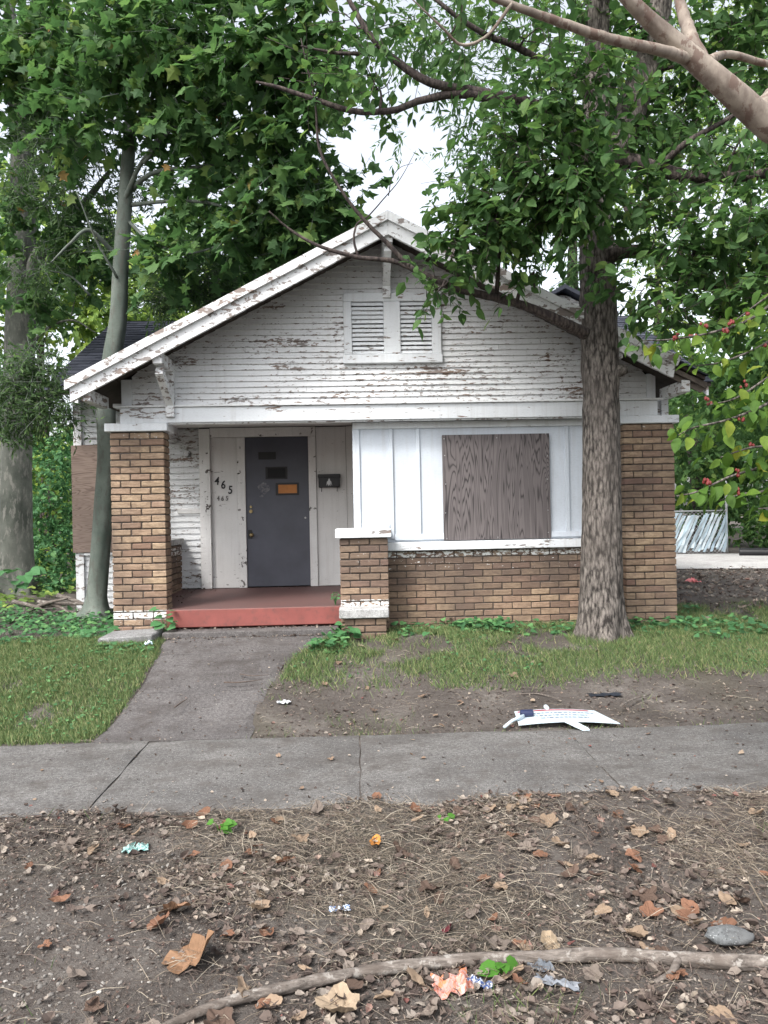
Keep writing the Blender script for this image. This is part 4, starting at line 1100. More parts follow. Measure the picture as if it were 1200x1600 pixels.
tb.done()
# fine-leaved ash behind it, leaning on the roof
fa = Tree('ash_tree', 'fine-leaved young tree with small leaflets above the left roof slope', (-3.05, 12.6, .4), BARK_B, LEAF_SPRIG, LANCE, seed=12, upn=.7)
fa.trunk([(-4.35, 11.7, .3), (-4.3, 11.6, 2.0), (-4.15, 11.3, 3.4), (-3.7, 10.9, 4.6), (-3.1, 10.5, 5.2)], [.07, .06, .05, .035, .02], 12, 8)
fa.root.location = (-4.35, 11.7, .4)
for a in ((300, 445, 10.2, .5, .4, .28, 110), (340, 430, 10.3, .5, .4, .30, 110), (350, 470, 10.2, .3, .3, .12, 30), (140, 230, 10.3, .6, .4, .4, 70), (210, 290, 10.4, .5, .4, .3, 50), (390, 400, 10.4, .35, .3, .22, 40), (110, 300, 10.4, .5, .4, .4, 60), (240, 470, 10.2, .4, .35, .2, 60), (60, 420, 10.6, .45, .4, .4, 60), (70, 210, 10.4, .5, .4, .35, 50), (170, 370, 10.4, .4, .4, .3, 40)):
    fa.clump(at(a[0], a[1], a[2]), a[3:6], a[6], .095, 11, .38, sub=4, droop=.7)
fa.done()

# --- trees beyond the house
def far_tree(label, x, y, h, crown, mat, leaf, size, seed, group='trees growing beyond the bungalow', bark=BARK_DARK, trunk_r=.2, per=10, lean=0.0, name='tree'):
    g = float(gz(x, y))
    t = Tree(name, label, (x, y, g), bark, mat, leaf, 'tree', group, seed)
    t.trunk([(x, y, g - .1), (x + .1 + lean * .3, y, g + h * .3), (x - .1 + lean * .6, y, g + h * .6), (x + lean, y, g + h * .95)], [trunk_r * 1.4, trunk_r, trunk_r * .75, trunk_r * .25], 14, 8, bark_disp(.01, 8, 2, seed))
    for (px_, py_, Y_, rx, ry, rz, n) in crown:
        t.clump(at(px_, py_, Y_), (rx, ry, rz), n, size, per, size * 3.2, sub=3, twigs=False)
    t.done()
far_tree('narrow-leaved tree rising behind the right roof slope', 5.2, 17.5, 9.5, [(830, 120, 16, 2.0, 1.5, 1.3, 110), (730, 60, 15.5, 1.5, 1.2, .9, 60), (650, 15, 15, 1.2, 1.2, .6, 34), (700, 125, 15.2, .7, .8, .5, 26), (640, 60, 15, .7, .8, .4, 16), (750, 200, 15.5, .95, 1.0, 1.0, 50), (715, 260, 15.5, .4, .7, .6, 12), (615, 210, 15, .3, .4, .22, 6),
    (860, 300, 16, 1.5, 1.2, 1.3, 90), (780, 330, 16, .9, 1, .8, 50), (900, 420, 16.5, 1.0, 1, .8, 50), (760, -80, 16, 3., 2, .9, 60), (640, 90, 15.5, .5, .6, .4, 8)], LEAF_FINE, LANCE, .21, 31, per=12)
far_tree('pale green tree with airy crown behind the right side of the house', 9.6, 23.5, 10, [(1010, 180, 21, 1.8, 1.5, 1.5, 90), (1100, 60, 21, 2.2, 1.5, 1.6, 110), (1120, 250, 21, 2.0, 1.5, 1.5, 110), (1010, 380, 21, 1.5, 1.3, 1.2, 80), (1180, 380, 21, 1.8, 1.5, 1.3, 100), (1060, 500, 21.5, 1.4, 1.2, 1.1, 80), (940, 90, 21, 1.7, 1.5, 1.5, 90), (1060, -30, 21, 2.2, 1.6, 1.2, 90), (1180, 150, 21, 2.0, 1.6, 1.6, 110), (980, 280, 21, 1.5, 1.4, 1.3, 70)], LEAF_SUN, LANCE, .24, 32, per=11)
far_tree('leafy tree overhanging the side road', 11.6, 17.0, 8, [(1180, 560, 17, 1.5, 1.3, 1.2, 90), (1120, 620, 18, 1.2, 1.0, .8, 60), (1230, 460, 16.5, 1.8, 1.5, 1.5, 100), (1240, 640, 17, 1.5, 1.3, 1.0, 70), (1300, 250, 17, 2.5, 2, 2.5, 150)], LEAF_OAK, OVATE, .22, 33)
far_tree('dark slender tree between the house and the side road', 11.2, 25, 7, [(1090, 690, 22, 1.0, 1.0, .9, 50), (1080, 570, 22, 1.6, 1.2, 1.2, 60), (1150, 700, 23, 1.5, 1.2, 1.0, 70)], LEAF_OAK, OVATE, .24, 34, trunk_r=.22)
far_tree('bright sunlit tree far behind the left roof', -9.5, 24, 8, [(110, 440, 24, 2.2, 2, 1.5, 110), (220, 400, 24, 2.0, 2, 1.2, 80), (60, 330, 24, 1.8, 1.5, 1.5, 70), (20, 480, 24, 1.8, 1.5, 1.5, 80), (180, 500, 24, 2, 1.5, 1.2, 80)], LEAF_SUN, OVATE, .30, 35)
far_tree('yellow-green tree standing beyond the back yard', -4.2, 27, 8, [(330, 470, 27, 2.2, 2, 1.4, 90), (430, 460, 27, 1.6, 1.6, 1.1, 60), (260, 520, 27, 2.2, 2, 1.3, 90)], LEAF_SUN, OVATE, .32, 36)
far_tree('broad dark maple behind the left roof ridge', -1.6, 16.5, 7.5, [(330, 440, 16, .9, 1.2, .5, 40), (440, 400, 16, 1.1, 1.1, .7, 50), (490, 365, 16, .7, 1.0, .5, 28), (390, 300, 16, 1.2, 1.1, .7, 34), (455, 275, 15.8, .6, .9, .5, 12), (300, 340, 16, 1., 1., .6, 28)], LEAF_MAPLE, MAPLE, .24, 37)
far_tree('old trunk standing behind the left hedge', -12.5, 20, 10, [(10, 620, 19, 1.5, 1.5, 1.5, 70), (-60, 400, 19, 2, 2, 2.2, 120), (-150, 700, 19, 2., 2, 2, 90)], LEAF_MAPLE, OVATE, .24, 38)

# hedge and bushes on the left
def bush(label, x, y, clumps, mat, leaf, size, seed, group='bushes along the left boundary', name='bush'):
    g = float(gz(x, y)); t = Tree(name, label, (x, y, g), BARK_DARK, mat, leaf, 'bush', group, seed)
    for q in range(6): t.limb([(x + random.uniform(-.15, .15), y, g), (x + random.uniform(-.4, .4), y + random.uniform(-.3, .3), g + .7), (x + random.uniform(-.8, .8), y + random.uniform(-.5, .5), g + 1.5)], [.03, .02, .008], 5, 5)
    for (px_, py_, Y_, rx, ry, rz, n) in clumps: t.clump(at(px_, py_, Y_), (rx, ry, rz), n, size, 9, size * 3, sub=2, twigs=False, shell=.4)
    t.done('foliage')
bush('dense leafy bush filling the gap beside the side wall', -5.2, 15, [(85, 760, 14.5, .7, .6, .9, 130), (95, 870, 14, .55, .5, .5, 100), (75, 830, 14.5, .7, .6, .6, 100), (100, 700, 14.8, .6, .6, .6, 90)], LEAF_WEED, OVATE, .10, 41)
bush('pale green bush behind the thick left trunk', -7.6, 18, [(60, 720, 18, 1.2, 1, 1.0, 90), (70, 880, 17, .8, .7, .6, 90), (0, 800, 18, 1.5, 1, 1.5, 120)], LEAF_SUN, OVATE, .15, 42)
bush('low dark bush at the roots of the thick left trunk', -6.3, 13.2, [(-20, 880, 13.5, .9, .6, .6, 90), (70, 915, 12.6, .4, .35, .2, 60)], LEAF_WEED, OVATE, .10, 43)
bush('tall bush under the trees by the side road', 9.8, 24, [(1100, 760, 24, 1.4, 1.0, 1.2, 110), (1180, 800, 23, 1.6, 1., 1.1, 130), (1170, 700, 23.5, 1.6, 1, 1.2, 110), (1215, 830, 22, 1.0, .8, .6, 70)], LEAF_OAK, OVATE, .17, 44, 'bushes beyond the side road')
bush('sunlit bush beyond the fence', 12.8, 27, [(1090, 650, 27, 1.8, 1.2, 1.5, 100), (1190, 640, 27, 2., 1.2, 1.6, 110)], LEAF_SUN, OVATE, .2, 45, 'bushes beyond the side road')

# far wood that closes the view all round the block
wb = Buf(); r_ = np.random.default_rng(77); n_ = 26000
ang = r_.uniform(-math.pi * .62, math.pi * .62, n_)
rad_ = r_.uniform(34, 46, n_)
hgt = 5.0 + 3.5 * vn(ang * 9 + 20, ang * 0 + 3) + 2 * vn(ang * 30 + 20, ang * 0 + 8) - 3.2 * np.exp(-((ang + 0.0) / .28) ** 2)
X = rad_ * np.sin(ang); Yy = rad_ * np.cos(ang); Zz = .3 + hgt * r_.random(n_) ** .75
wb.add(*scatter(OVATE, np.stack([X, Yy, Zz], -1), frames(r_.normal(size=(n_, 3)), r_.normal(size=(n_, 3)) * .7 + (0, 0, .8)), r_.uniform(.5, .95, n_)))
wood = wb.build('woodland', LEAF_OAK); tag(wood, 'far belt of dark green woodland closing the view', 'woodland', kind='stuff')

# ================================================================== NEAR BRANCHES ON THE RIGHT
cm = Tree('crepe_myrtle', 'smooth tan crepe myrtle with peeling bark reaching over the pavement', (2.15, 2.95, 0), BARK_CREPE, LEAF_FINE, OVATE, seed=51)
cm.trunk([(2.15, 2.95, -.1), (2.05, 2.9, .9), (1.93, 2.82, 1.9)] + pl([(1275, 262, 2.7), (1200, 198, 2.65), (1130, 135, 2.6), (1070, 82, 2.58), (1020, 38, 2.55), (975, -8, 2.5), (900, -90, 2.45)]), [.08, .066, .058, .054, .048, .042, .034, .027, .021, .011], 28, 14, bark_disp(.003, 6, 4, 2))
cm.limb(pl([(1110, 118, 2.59), (1085, 72, 2.62), (1070, 30, 2.66), (1058, -15, 2.7), (1030, -140, 2.75)]), [.026, .025, .021, .017, .007], 14)
cm.limb(pl([(1075, 92, 2.58), (1030, 78, 2.52), (950, 60, 2.45), (850, 26, 2.38), (770, -5, 2.32), (690, -50, 2.28)]), [.021, .018, .016, .013, .010, .005], 14)
cm.limb(pl([(1105, 95, 2.6), (1140, 85, 2.7), (1200, 100, 2.8), (1290, 110, 2.95)]), [.018, .013, .012, .006], 10)
cm.limb(pl([(1185, 185, 2.64), (1240, 120, 2.8), (1290, 20, 3.0), (1320, -140, 3.2)]), [.05, .045, .035, .012], 12)
cm.limb(pl([(800, 5, 2.33), (762, 55, 2.36), (722, 70, 2.36), (690, 42, 2.33), (640, -5, 2.3)]), [.006, .005, .0045, .004, .002], 7)
for a in ((1050, -190, 2.75, .4, .4, .2, 20), (1250, -160, 3.1, .5, .5, .3, 30), (720, -110, 2.3, .3, .3, .12, 14), (1350, 40, 3.1, .4, .4, .4, 24)):
    cm.clump(at(a[0], a[1], a[2]), a[3:6], a[6], .06, 9, .25, sub=3)
cm.done()

dw = empty('dogwood_tree', (3.35, 4.75, 0.02), 'small dogwood with yellow-green leaves and red berries beside the pavement', 'tree')
def DWp(o):
    o.parent = dw; o.matrix_parent_inverse = Matrix.Translation(dw.location).inverted(); return o
def one_tube(name, pts, rad, mat, sides=8, k=6, smooth=True, disp=None):
    P = crom(pts, k); B = Buf(); B.add(*tube(P, rad, sides, disp)); return B.build(name, mat, None, smooth), P
o, _ = one_tube('trunk', [(3.35, 4.75, -.05), (3.3, 4.72, .8), (3.1, 4.6, 1.7), (2.95, 4.5, 2.6), (2.75, 4.4, 3.3)], [.07, .055, .045, .03, .012], BARK_OAK, 16, 8, True, bark_disp(.006, 10, 8, 2)); DWp(o)
dwb = [[(1330, 560, 4.45), (1260, 590, 4.2), (1200, 630, 4.05), (1140, 655, 3.95), (1085, 668, 3.9), (1060, 680, 3.9)],
       [(1330, 600, 4.4), (1250, 690, 4.1), (1200, 725, 4.0), (1140, 745, 3.9), (1090, 768, 3.85), (1058, 775, 3.85)],
       [(1330, 600, 4.4), (1260, 730, 4.05), (1200, 765, 3.95), (1160, 772, 3.9), (1125, 782, 3.9)],
       [(1320, 520, 4.5), (1250, 560, 4.2), (1200, 590, 4.1), (1150, 622, 4.05), (1110, 632, 4.0)],
       [(1320, 450, 4.5), (1240, 455, 4.3), (1170, 500, 4.2), (1110, 520, 4.1), (1050, 530, 4.05), (1008, 532, 4.0)],
       [(1320, 450, 4.5), (1250, 500, 4.3), (1190, 540, 4.2), (1130, 565, 4.15), (1085, 572, 4.1)],
       [(1330, 560, 4.4), (1270, 640, 4.1), (1215, 690, 4.0), (1170, 700, 3.95), (1125, 715, 3.95)],
       [(1330, 600, 4.4), (1260, 760, 4.0), (1215, 790, 3.9), (1185, 795, 3.85)],
       [(1330, 420, 4.6), (1240, 440, 4.4), (1190, 470, 4.3), (1150, 500, 4.2)]]
def leafmesh(seed):
    r = np.random.default_rng(seed); n = 7; V = []; F = []
    for q in range(n):
        t = q / (n - 1); w_ = .30 * math.sin(math.pi * t ** .85) ** .85 if 0 < t < 1 else 0.0
        z = -.28 * t * t + r.normal() * .008
        V += [(t, w_, z + .10 * w_ / .3 + r.normal() * .012), (t, 0, z), (t, -w_, z + .10 * w_ / .3 + r.normal() * .012)]
    for q in range(n - 1):
        a = q * 3
        F += [[a, a + 3, a + 4, a + 1], [a + 1, a + 4, a + 5, a + 2]]
    me = bpy.data.meshes.new('leaf'); me.from_pydata(V, [], F); me.update(); me.materials.append(LEAF_DOG)
    me.polygons.foreach_set('use_smooth', [True] * len(me.polygons)); return me
LM = [leafmesh(q) for q in range(5)]
BERRY = m_plain('red_berry', (0.17, 0.02, 0.018), 0.45, 0.4, 60, 0.1, 0.5)
def berries(c):
    bm = bmesh.new()
    for q in range(random.randint(3, 6)):
        r_ = bmesh.ops.create_icosphere(bm, subdivisions=1, radius=random.uniform(.007, .0105))
        for v in r_['verts']: v.co = Vector((v.co.x, v.co.y, v.co.z * 1.3)) + Vector(b0[q])
    me = bpy.data.meshes.new('berry_cluster'); bm.to_mesh(me); bm.free()
    return link('berry_cluster', me, BERRY)
for bi, b_ in enumerate(dwb):
    P0 = np.array((3.12, 4.61, 1.65)) if bi not in (4, 5, 8) else np.array((2.93, 4.5, 2.5))
    o, P = one_tube('branch', [P0] + pl(b_), [.016, .012, .009, .007, .005, .003], BARK_OAK, 7, 8); DWp(o)
    seg = np.concatenate([[0], np.cumsum(np.linalg.norm(np.diff(P, axis=0), axis=1))])
    s_ = seg[-1] * .30
    while s_ < seg[-1]:
        c_ = np.array([np.interp(s_, seg, P[:, q]) for q in range(3)])
        tdir = unit(np.array([np.interp(s_ + .03, seg, P[:, q]) - np.interp(s_ - .03, seg, P[:, q]) for q in range(3)]))
        for sgn in (-1, 1):
            if random.random() < .12: continue
            side_ = unit(np.cross(tdir, (0, 0, 1.))) * sgn
            ax = unit(tdir * random.uniform(-.2, .9) + side_ * random.uniform(.2, 1.0) + np.array((0, 0, random.uniform(-1.2, .25))))
            nm = unit(np.array((random.gauss(0, .65), random.gauss(-.3, .65), 1.)))
            Mx = frames(ax[None], nm[None])[0]
            sc_ = random.uniform(.055, .105)
            o = bpy.data.objects.new('leaf', random.choice(LM)); sc.collection.objects.link(o)
            M4 = Matrix(Mx.tolist()).to_4x4() @ Matrix.Scale(sc_, 4); M4.translation = Vector(c_ + ax * .015 + np.array((random.gauss(0, .03), random.gauss(0, .04), random.gauss(0, .03))))
            DWp(o); o.matrix_parent_inverse = Matrix.Translation(dw.location).inverted(); o.matrix_basis = M4
        if random.random() < .11:
            b0 = [(random.gauss(0, .009), random.gauss(0, .009), random.gauss(.004, .008)) for _ in range(8)]
            o = berries(c_); o.location = c_ + (random.gauss(0, .02), random.gauss(-.01, .02), random.gauss(0, .015)); DWp(o)
        s_ += random.uniform(.026, .050)

# ================================================================== GRASS AND GROUND COVER
BLADE = tri([(0, .5, 0), (0, -.5, 0), (.55, .36, .25), (.55, -.36, .25), (1, 0, 1)], [(0, 1, 3), (0, 3, 2), (2, 3, 4)])
def blades(name, X, Y, hmin, hmax, width, mat, label, seed, lean=.5, parent=None):
    r = np.random.default_rng(seed); n = len(X)
    Z = gz(X, Y) - .004
    az = r.uniform(0, 2 * math.pi, n); h = r.uniform(hmin, hmax, n)
    up = unit(np.stack([np.cos(az) * lean * r.random(n), np.sin(az) * lean * r.random(n), np.ones(n)], -1))
    sdv = unit(np.cross(up, np.stack([np.cos(az + 1.2), np.sin(az + 1.2), 0 * az], -1)))
    nrm = np.cross(up, sdv)
    rot = np.stack([up, sdv, nrm], -1)
    B = Buf(); B.add(*scatter(BLADE, np.stack([X, Y, Z], -1), rot, np.stack([h, width * r.uniform(.6, 1.3, n), h * .45 * r.uniform(.2, 1.4, n)], -1)))
    o = B.build(name, mat); return tag(o, label, 'grass', kind='stuff')
def pick(n, x0, x1, y0, y1, dens, seed):
    r = np.random.default_rng(seed); X = r.uniform(x0, x1, n); Y = r.uniform(y0, y1, n)
    k_ = r.random(n) < dens(X, Y); return X[k_], Y[k_]
def d_left(X, Y):
    l, _ = path_edges(Y)
    d = sst(l + .05 * vn(Y * 7, Y * 0) + .01 - X, 0, .07) * sst(Y, 5.52, 5.75)
    pat = sst(vn(X * 1.6 + 3, Y * 1.6 + 8) * .6 + vn(X * 5, Y * 5) * .4, .20, .50)
    return d * (0.05 + .95 * pat ** 1.5) * (1 - .8 * sst(Y, 7.9, 8.4))
X, Y = pick(150000, -6.0, -1.85, 5.55, 8.3, d_left, 1)
lawn = blades('lawn', X, Y, .025, .075, .0062, GRASS, 'short patchy green lawn left of the front walk', 2, .9)
def d_right(X, Y):
    _, rr = path_edges(Y)
    d = sst(X - rr + .05 * vn(Y * 7, Y * 0 + 6), 0, .10) * sst(Y + .35 * (vn(X * 1.2 + 2, Y * 0 + 1) - .5) + .08 * X * 0, 6.35, 6.90)
    pat = sst(vn(X * 2.0 + 13, Y * 2.0 + 8) * .6 + vn(X * 6, Y * 6) * .4, .22, .52)
    d = d * (0.04 + .96 * pat ** 1.5)
    return d * (1 - .9 * ((Y > 8.48) & (X < 3.5))) * (1 - .75 * sst(Y, 8.6, 9.6))
X, Y = pick(170000, -.9, 6.5, 6.4, 9.8, d_right, 3)
blades('lawn', X, Y, .03, .09, .0062, GRASS, 'straggly strip of grass before the brick wall', 4, 1.0)
X, Y = pick(2600, -3, 4, 5.56, 6.9, lambda X, Y: sst(vn(X * 3 + 1, Y * 3), .62, .85) * (1 - path_in(X, Y)), 5)
X2, Y2 = pick(9000, -2.2, 3.2, 2.0, 4.2, lambda X, Y: sst(vn(X * 2.4 + 21, Y * 2.4 + 4), .66, .9) * (1 - .9 * sst(-X, .3, .8)), 6)
blades('grass_tufts', np.concatenate([X, X2]), np.concatenate([Y, Y2]), .03, .10, .0035, GRASS, 'thin grass tufts scattered over the littered verge', 7, 1.0)
X, Y = pick(900, -2.0, 3.0, 5.50, 5.60, lambda X, Y: .15 + .85 * sst(vn(X * 3 + 1, X * 0), .5, .8), 8)
blades('edge_grass', X, Y, .02, .07, .004, GRASS, 'grass blades growing along the inner edge of the pavement', 9, 1.0)

HEART = tri([(0, 0, 0), (-.12, .3, .04), (.15, .52, .06), (.55, .42, .03), (1, 0, -.08), (.55, -.42, .03), (.15, -.52, .06), (-.12, -.3, .04)], [(0, 2, 1), (0, 3, 2), (0, 4, 3), (0, 5, 4), (0, 6, 5), (0, 7, 6)])
def cover(name, X, Y, size, hmax, mat, label, seed, cat='ground cover'):
    r = np.random.default_rng(seed); n = len(X); az = r.uniform(0, 2 * math.pi, n)
    Z = gz(X, Y) + r.uniform(.01, 1, n) ** 1.3 * hmax
    ax = unit(np.stack([np.cos(az), np.sin(az), r.uniform(-.35, .25, n)], -1))
    nm = unit(np.stack([r.normal(0, .35, n), r.normal(-.3, .35, n), np.ones(n)], -1))
    B = Buf(); S = size * r.uniform(.45, 1.25, n)
    B.add(*scatter(HEART, np.stack([X, Y, Z], -1), frames(ax, nm), S))
    base = np.stack([X + r.normal(0, .015, n), Y + r.normal(0, .015, n), gz(X, Y) - .005], -1); d = np.stack([X, Y, Z], -1) - base
    B.add(*scatter(STICK, base, frames(d, r.normal(size=(n, 3))), np.stack([np.linalg.norm(d, axis=1), np.full(n, .0016), np.full(n, .0016)], -1)))
    o = B.build(name, mat); return tag(o, label, cat, kind='stuff')
def dw_(X, Y):
    d = sst(Y + .25 * (vn(X * 3, Y * 3) - .5), 7.72, 8.15) * (Y < 8.47)
    return d * (.10 + .9 * sst(vn(X * 2.2 + 5, Y * 2.2), .35, .65))
X, Y = pick(2300, .38, 2.25, 7.45, 8.48, dw_, 11)
X2, Y2 = pick(900, 2.75, 3.6, 7.4, 8.28, lambda X, Y: .3 * sst(Y, 7.5, 8.0) + .7 * sst(vn(X * 3, Y * 3 + 4), .4, .7), 12)
X4, Y4 = pick(1100, 3.5, 4.6, 7.5, 9.3, lambda X, Y: .8 * sst(vn(X * 2.5, Y * 2.5 + 14), .4, .7), 14)
X3, Y3 = pick(350, -.75, -.12, 7.35, 8.0, lambda X, Y: (X > path_edges(Y)[1] + .04) * .8, 13)
cover('weeds', np.concatenate([X, X2, X3, X4]), np.concatenate([Y, Y2, Y3, Y4]), .066, .12, LEAF_WEED, 'low broad-leaved weeds along the foot of the brick wall', 14)
X, Y = pick(2500, -5.6, -2.62, 7.75, 10.4, lambda X, Y: (.35 + .65 * sst(vn(X * 2, Y * 2 + 9), .3, .6)) * sst(Y, 7.75, 8.3) * (1 - ((X > -2.05) & (Y > 7.8))), 15)
cover('weeds', X, Y, .06, .11, LEAF_WEED, 'creeping ground cover on the bank below the left trees', 16)
X, Y = pick(1500, -2.66, -2.0, 7.5, 8.25, lambda X, Y: .35 * sst(vn(X * 4, Y * 4 + 9), .4, .7) * ((X < path_edges(Y)[0]) & ((Y < 7.82) | (X < -2.64))), 17)
cover('weeds', X, Y, .045, .05, LEAF_WEED, 'small weeds creeping round the fallen capstone', 18)
X, Y = pick(5000, -14, -4.5, 10.4, 17, lambda X, Y: .8 + 0 * X, 19)
cover('weeds', X, Y, .09, .15, LEAF_SUN, 'bright ground cover under the far bushes', 20)

X, Y = pick(5200, -5.5, -1.95, 5.7, 8.1, lambda X, Y: d_left(X, Y) * sst(vn(X * 2.6 + 40, Y * 2.6 + 7), .35, .65), 71)
X2, Y2 = pick(4200, -.6, 4.5, 6.7, 8.3, lambda X, Y: d_right(X, Y) * sst(vn(X * 2.6 + 4, Y * 2.6 + 27), .35, .65), 72)
cover('lawn_weeds', np.concatenate([X, X2]), np.concatenate([Y, Y2]), .026, .05, LEAF_WEED, 'small round-leaved weeds mixed into the grass', 73)
def weed(label, c, n, size, h, seed, mat=LEAF_WEED, spread=.10):
    r = np.random.default_rng(seed); rt = empty('weed_plant', tuple(c), label, 'weed')
    me = bpy.data.meshes.new('leaf'); tv, tf = HEART; me.from_pydata(tv.tolist(), [], tf.tolist()); me.update(); me.materials.append(mat)
    for q in range(n):
        a = r.uniform(0, 6.28); e = np.array((math.cos(a) * spread * r.uniform(.3, 1), math.sin(a) * spread * .7 * r.uniform(.3, 1), h * r.uniform(.35, 1.05)))
        B = Buf(); B.add(*tube(crom([(0, 0, -.02), e * (.35, .35, .6), e], 3), [.003, .002, .0015], 4)); st_ = B.build('stem', mat, rt, True)
        o = link('leaf', me, None, rt); s_ = size * r.uniform(.6, 1.2)
        Mx = frames(unit(np.array((math.cos(a), math.sin(a), r.uniform(-.5, .1))))[None], unit(np.array((r.normal(0, .3), -.6 + r.normal(0, .3), 1)))[None])[0]
        M4 = Matrix(Mx.tolist()).to_4x4() @ Matrix.Scale(s_, 4); M4.translation = Vector(e); o.matrix_basis = M4
def gpt(px_, py_, z): 
    p_ = atz(px_, py_, z); p_[2] = float(gz(p_[0], p_[1])); return p_
weed('broad-leaved weed growing at the inner corner of left brick column', (-2.02, 8.16, .33), 11, .10, .30, 1)
weed('large-leaved weed growing against the foot of the porch pier', (-.10, 7.80, .28), 12, .10, .20, 2)
weed('small tufted weed sprouting on the porch floor edge by the pier', (-.235, 8.38, .60), 14, .035, .13, 3, LEAF_WEED, .05)
BRIGHT = m_leaf('bright_green_leaf', [(0.0, (0.05, 0.16, 0.025)), (1.0, (0.10, 0.26, 0.035))], .35)
weed('bright green seedling at the pavement edge among dead leaves', gpt(343, 1302, 0), 6, .045, .06, 4, BRIGHT, .05)
weed('tiny two-leaved green seedling in the verge', gpt(693, 1284, 0), 3, .045, .06, 5, BRIGHT, .03)
weed('bright green sprig under the long fallen branch', gpt(785, 1516, -.03), 4, .06, .05, 6, BRIGHT, .05)
weed('leafy weed at the roots of the thick left trunk', tuple(at(25, 925, 11.0)), 14, .20, .30, 7, LEAF_WEED, .35)
weed('broad green weed beside the red scrap at the left column', tuple(gpt(150, 1000, .3)), 16, .09, .12, 8, LEAF_WEED, .28)

# ================================================================== LITTER ON THE GROUND
def curl(T, amt): 
    v = T[0].copy(); v[:, 2] += amt * (v[:, 1] ** 2 * 2.5 + (v[:, 0] - .5) ** 2 * 1.1) - .05; return (v, T[1])
_wide = (OVATE[0] * (1, 1.3, 1), OVATE[1])
DL = [curl(OVATE, .8), curl(OVATE, -.5), curl(_wide, 1.1), curl(LANCE, 1.0), curl(_wide, .3), curl(OVATE, 1.6), curl(MAPLE, .5)]
def litter(name, X, Y, smin, smax, mat, label, seed, tilt=.45, lift=.012, zf=None):
    r = np.random.default_rng(seed); n = len(X); Z = (gz(X, Y) if zf is None else zf(X, Y)) + r.random(n) * lift
    B = Buf(); kind = r.integers(0, len(DL), n)
    az = r.uniform(0, 6.283, n)
    ax = unit(np.stack([np.cos(az), np.sin(az), r.normal(0, tilt * .5, n)], -1)); nm = unit(np.stack([r.normal(0, tilt, n), r.normal(0, tilt, n), np.ones(n)], -1))
    S = smin + (smax - smin) * r.random(n) ** 2.5
    for q, T in enumerate(DL):
        m = kind == q; B.add(*scatter(T, np.stack([X, Y, Z], -1)[m], frames(ax, nm)[m], S[m]))
    return tag(B.build(name, mat), label, 'leaf litter', kind='stuff')
def bare(X, Y):   # trodden gravelly patch at the lower left
    return sst(1.15 - np.hypot((X + 1.45) / 1.0, (Y - 3.0) / .85) + .35 * (vn(X * 3, Y * 3) - .5), .0, .55)
def d_near(X, Y): return (.14 + .86 * sst(vn(X * 1.5 + 30, Y * 2.6 + 2) * .65 + vn(X * 5 + 3, Y * 6) * .35, .36, .66)) * (1 - .86 * bare(X, Y)) * (1 - .93 * sst(Y - .16 * (vn(X * 2.7 + 4, X * 0 + 9) - .35), 4.16, 4.36))
X, Y = pick(40000, -3.2, 3.6, 1.6, 4.4, d_near, 21)
litter('leaf_litter', X, Y, .010, .056, DEAD, 'carpet of dead brown leaf fragments on the verge', 22, .4, .022)
X, Y = pick(90000, -3.2, 3.6, 1.6, 4.4, lambda X, Y: .4 + .6 * d_near(X, Y) * (Y < 4.25), 23)
litter('leaf_crumbs', X, Y, .004, .016, DEAD, 'fine leaf crumbs strewn on the verge', 24, .6, .01)
zs = lambda X, Y: np.where((Y > 4.2) & (Y < 5.54), .001, np.where(path_in(X, Y) > 0, .33 * sst(Y, 5.55, 8.1), gz(X, Y)))
X, Y = pick(5000, -3.6, 4.5, 4.25, 5.55, lambda X, Y: .16 + .7 * sst(-Y, -4.55, -4.25) * sst(vn(X * 2.3, Y * 0 + 5), .3, .7), 25)
X2, Y2 = pick(2600, -2.0, -.2, 5.55, 8.03, lambda X, Y: path_in(X, Y) * (.18 + .6 * np.exp(-np.minimum(np.abs(X - path_edges(Y)[0]), np.abs(X - path_edges(Y)[1])) / .09) + .8 * sst(Y, 7.75, 8.0)), 26)
litter('walk_litter', np.concatenate([X, X2]), np.concatenate([Y, Y2]), .006, .030, DEAD, 'dead leaf bits scattered over pavement and walk', 27, .35, .003, zs)
X, Y = pick(13000, -.85, 5.5, 5.56, 7.4, lambda X, Y: (1 - path_in(X, Y)) * (.35 + .4 * sst(vn(X * 2, Y * 2 + 33), .4, .7)), 28)
X2, Y2 = pick(6500, -6, -2.1, 5.56, 10.4, lambda X, Y: .35 + 0 * X, 29)
X3, Y3 = pick(9000, 3.6, 12, 8.0, 15.5, lambda X, Y: .8 + 0 * X, 30)
litter('yard_litter', np.concatenate([X, X2]), np.concatenate([Y, Y2]), .008, .04, DEAD, 'dead leaf bits over the bare front yard', 31, .45, .006)
litter('side_yard_litter', X3, Y3, .03, .10, DEAD, 'thick leaf mulch over the side yard by the road', 32, .45, .02)
X, Y = pick(240, -2.05, -.25, 8.0, 8.05, lambda X, Y: 1 + 0 * X, 33)
litter('step_litter', np.concatenate([X, np.random.default_rng(3).uniform(-2.05, -.22, 260)]), np.concatenate([Y * 0 + 8.03, np.random.default_rng(4).uniform(8.15, 8.262, 260)]), .008, .04, DEAD, 'dead leaves swept against the porch step', 34, .5, .004,
       lambda X, Y: np.where(Y > 8.05, .394, .33))
r_ = np.random.default_rng(9)
X, Y = np.concatenate([r_.uniform(-2.35, -.2, 60), -2.35 + r_.random(60) ** 2 * .5]), np.concatenate([10.53 - r_.random(60) ** 2 * .4, r_.uniform(8.8, 10.5, 60)])
litter('porch_litter', X, Y, .01, .045, DEAD, 'dead leaves blown into the corners of the porch', 35, .5, .003, lambda X, Y: 0 * X + .602)

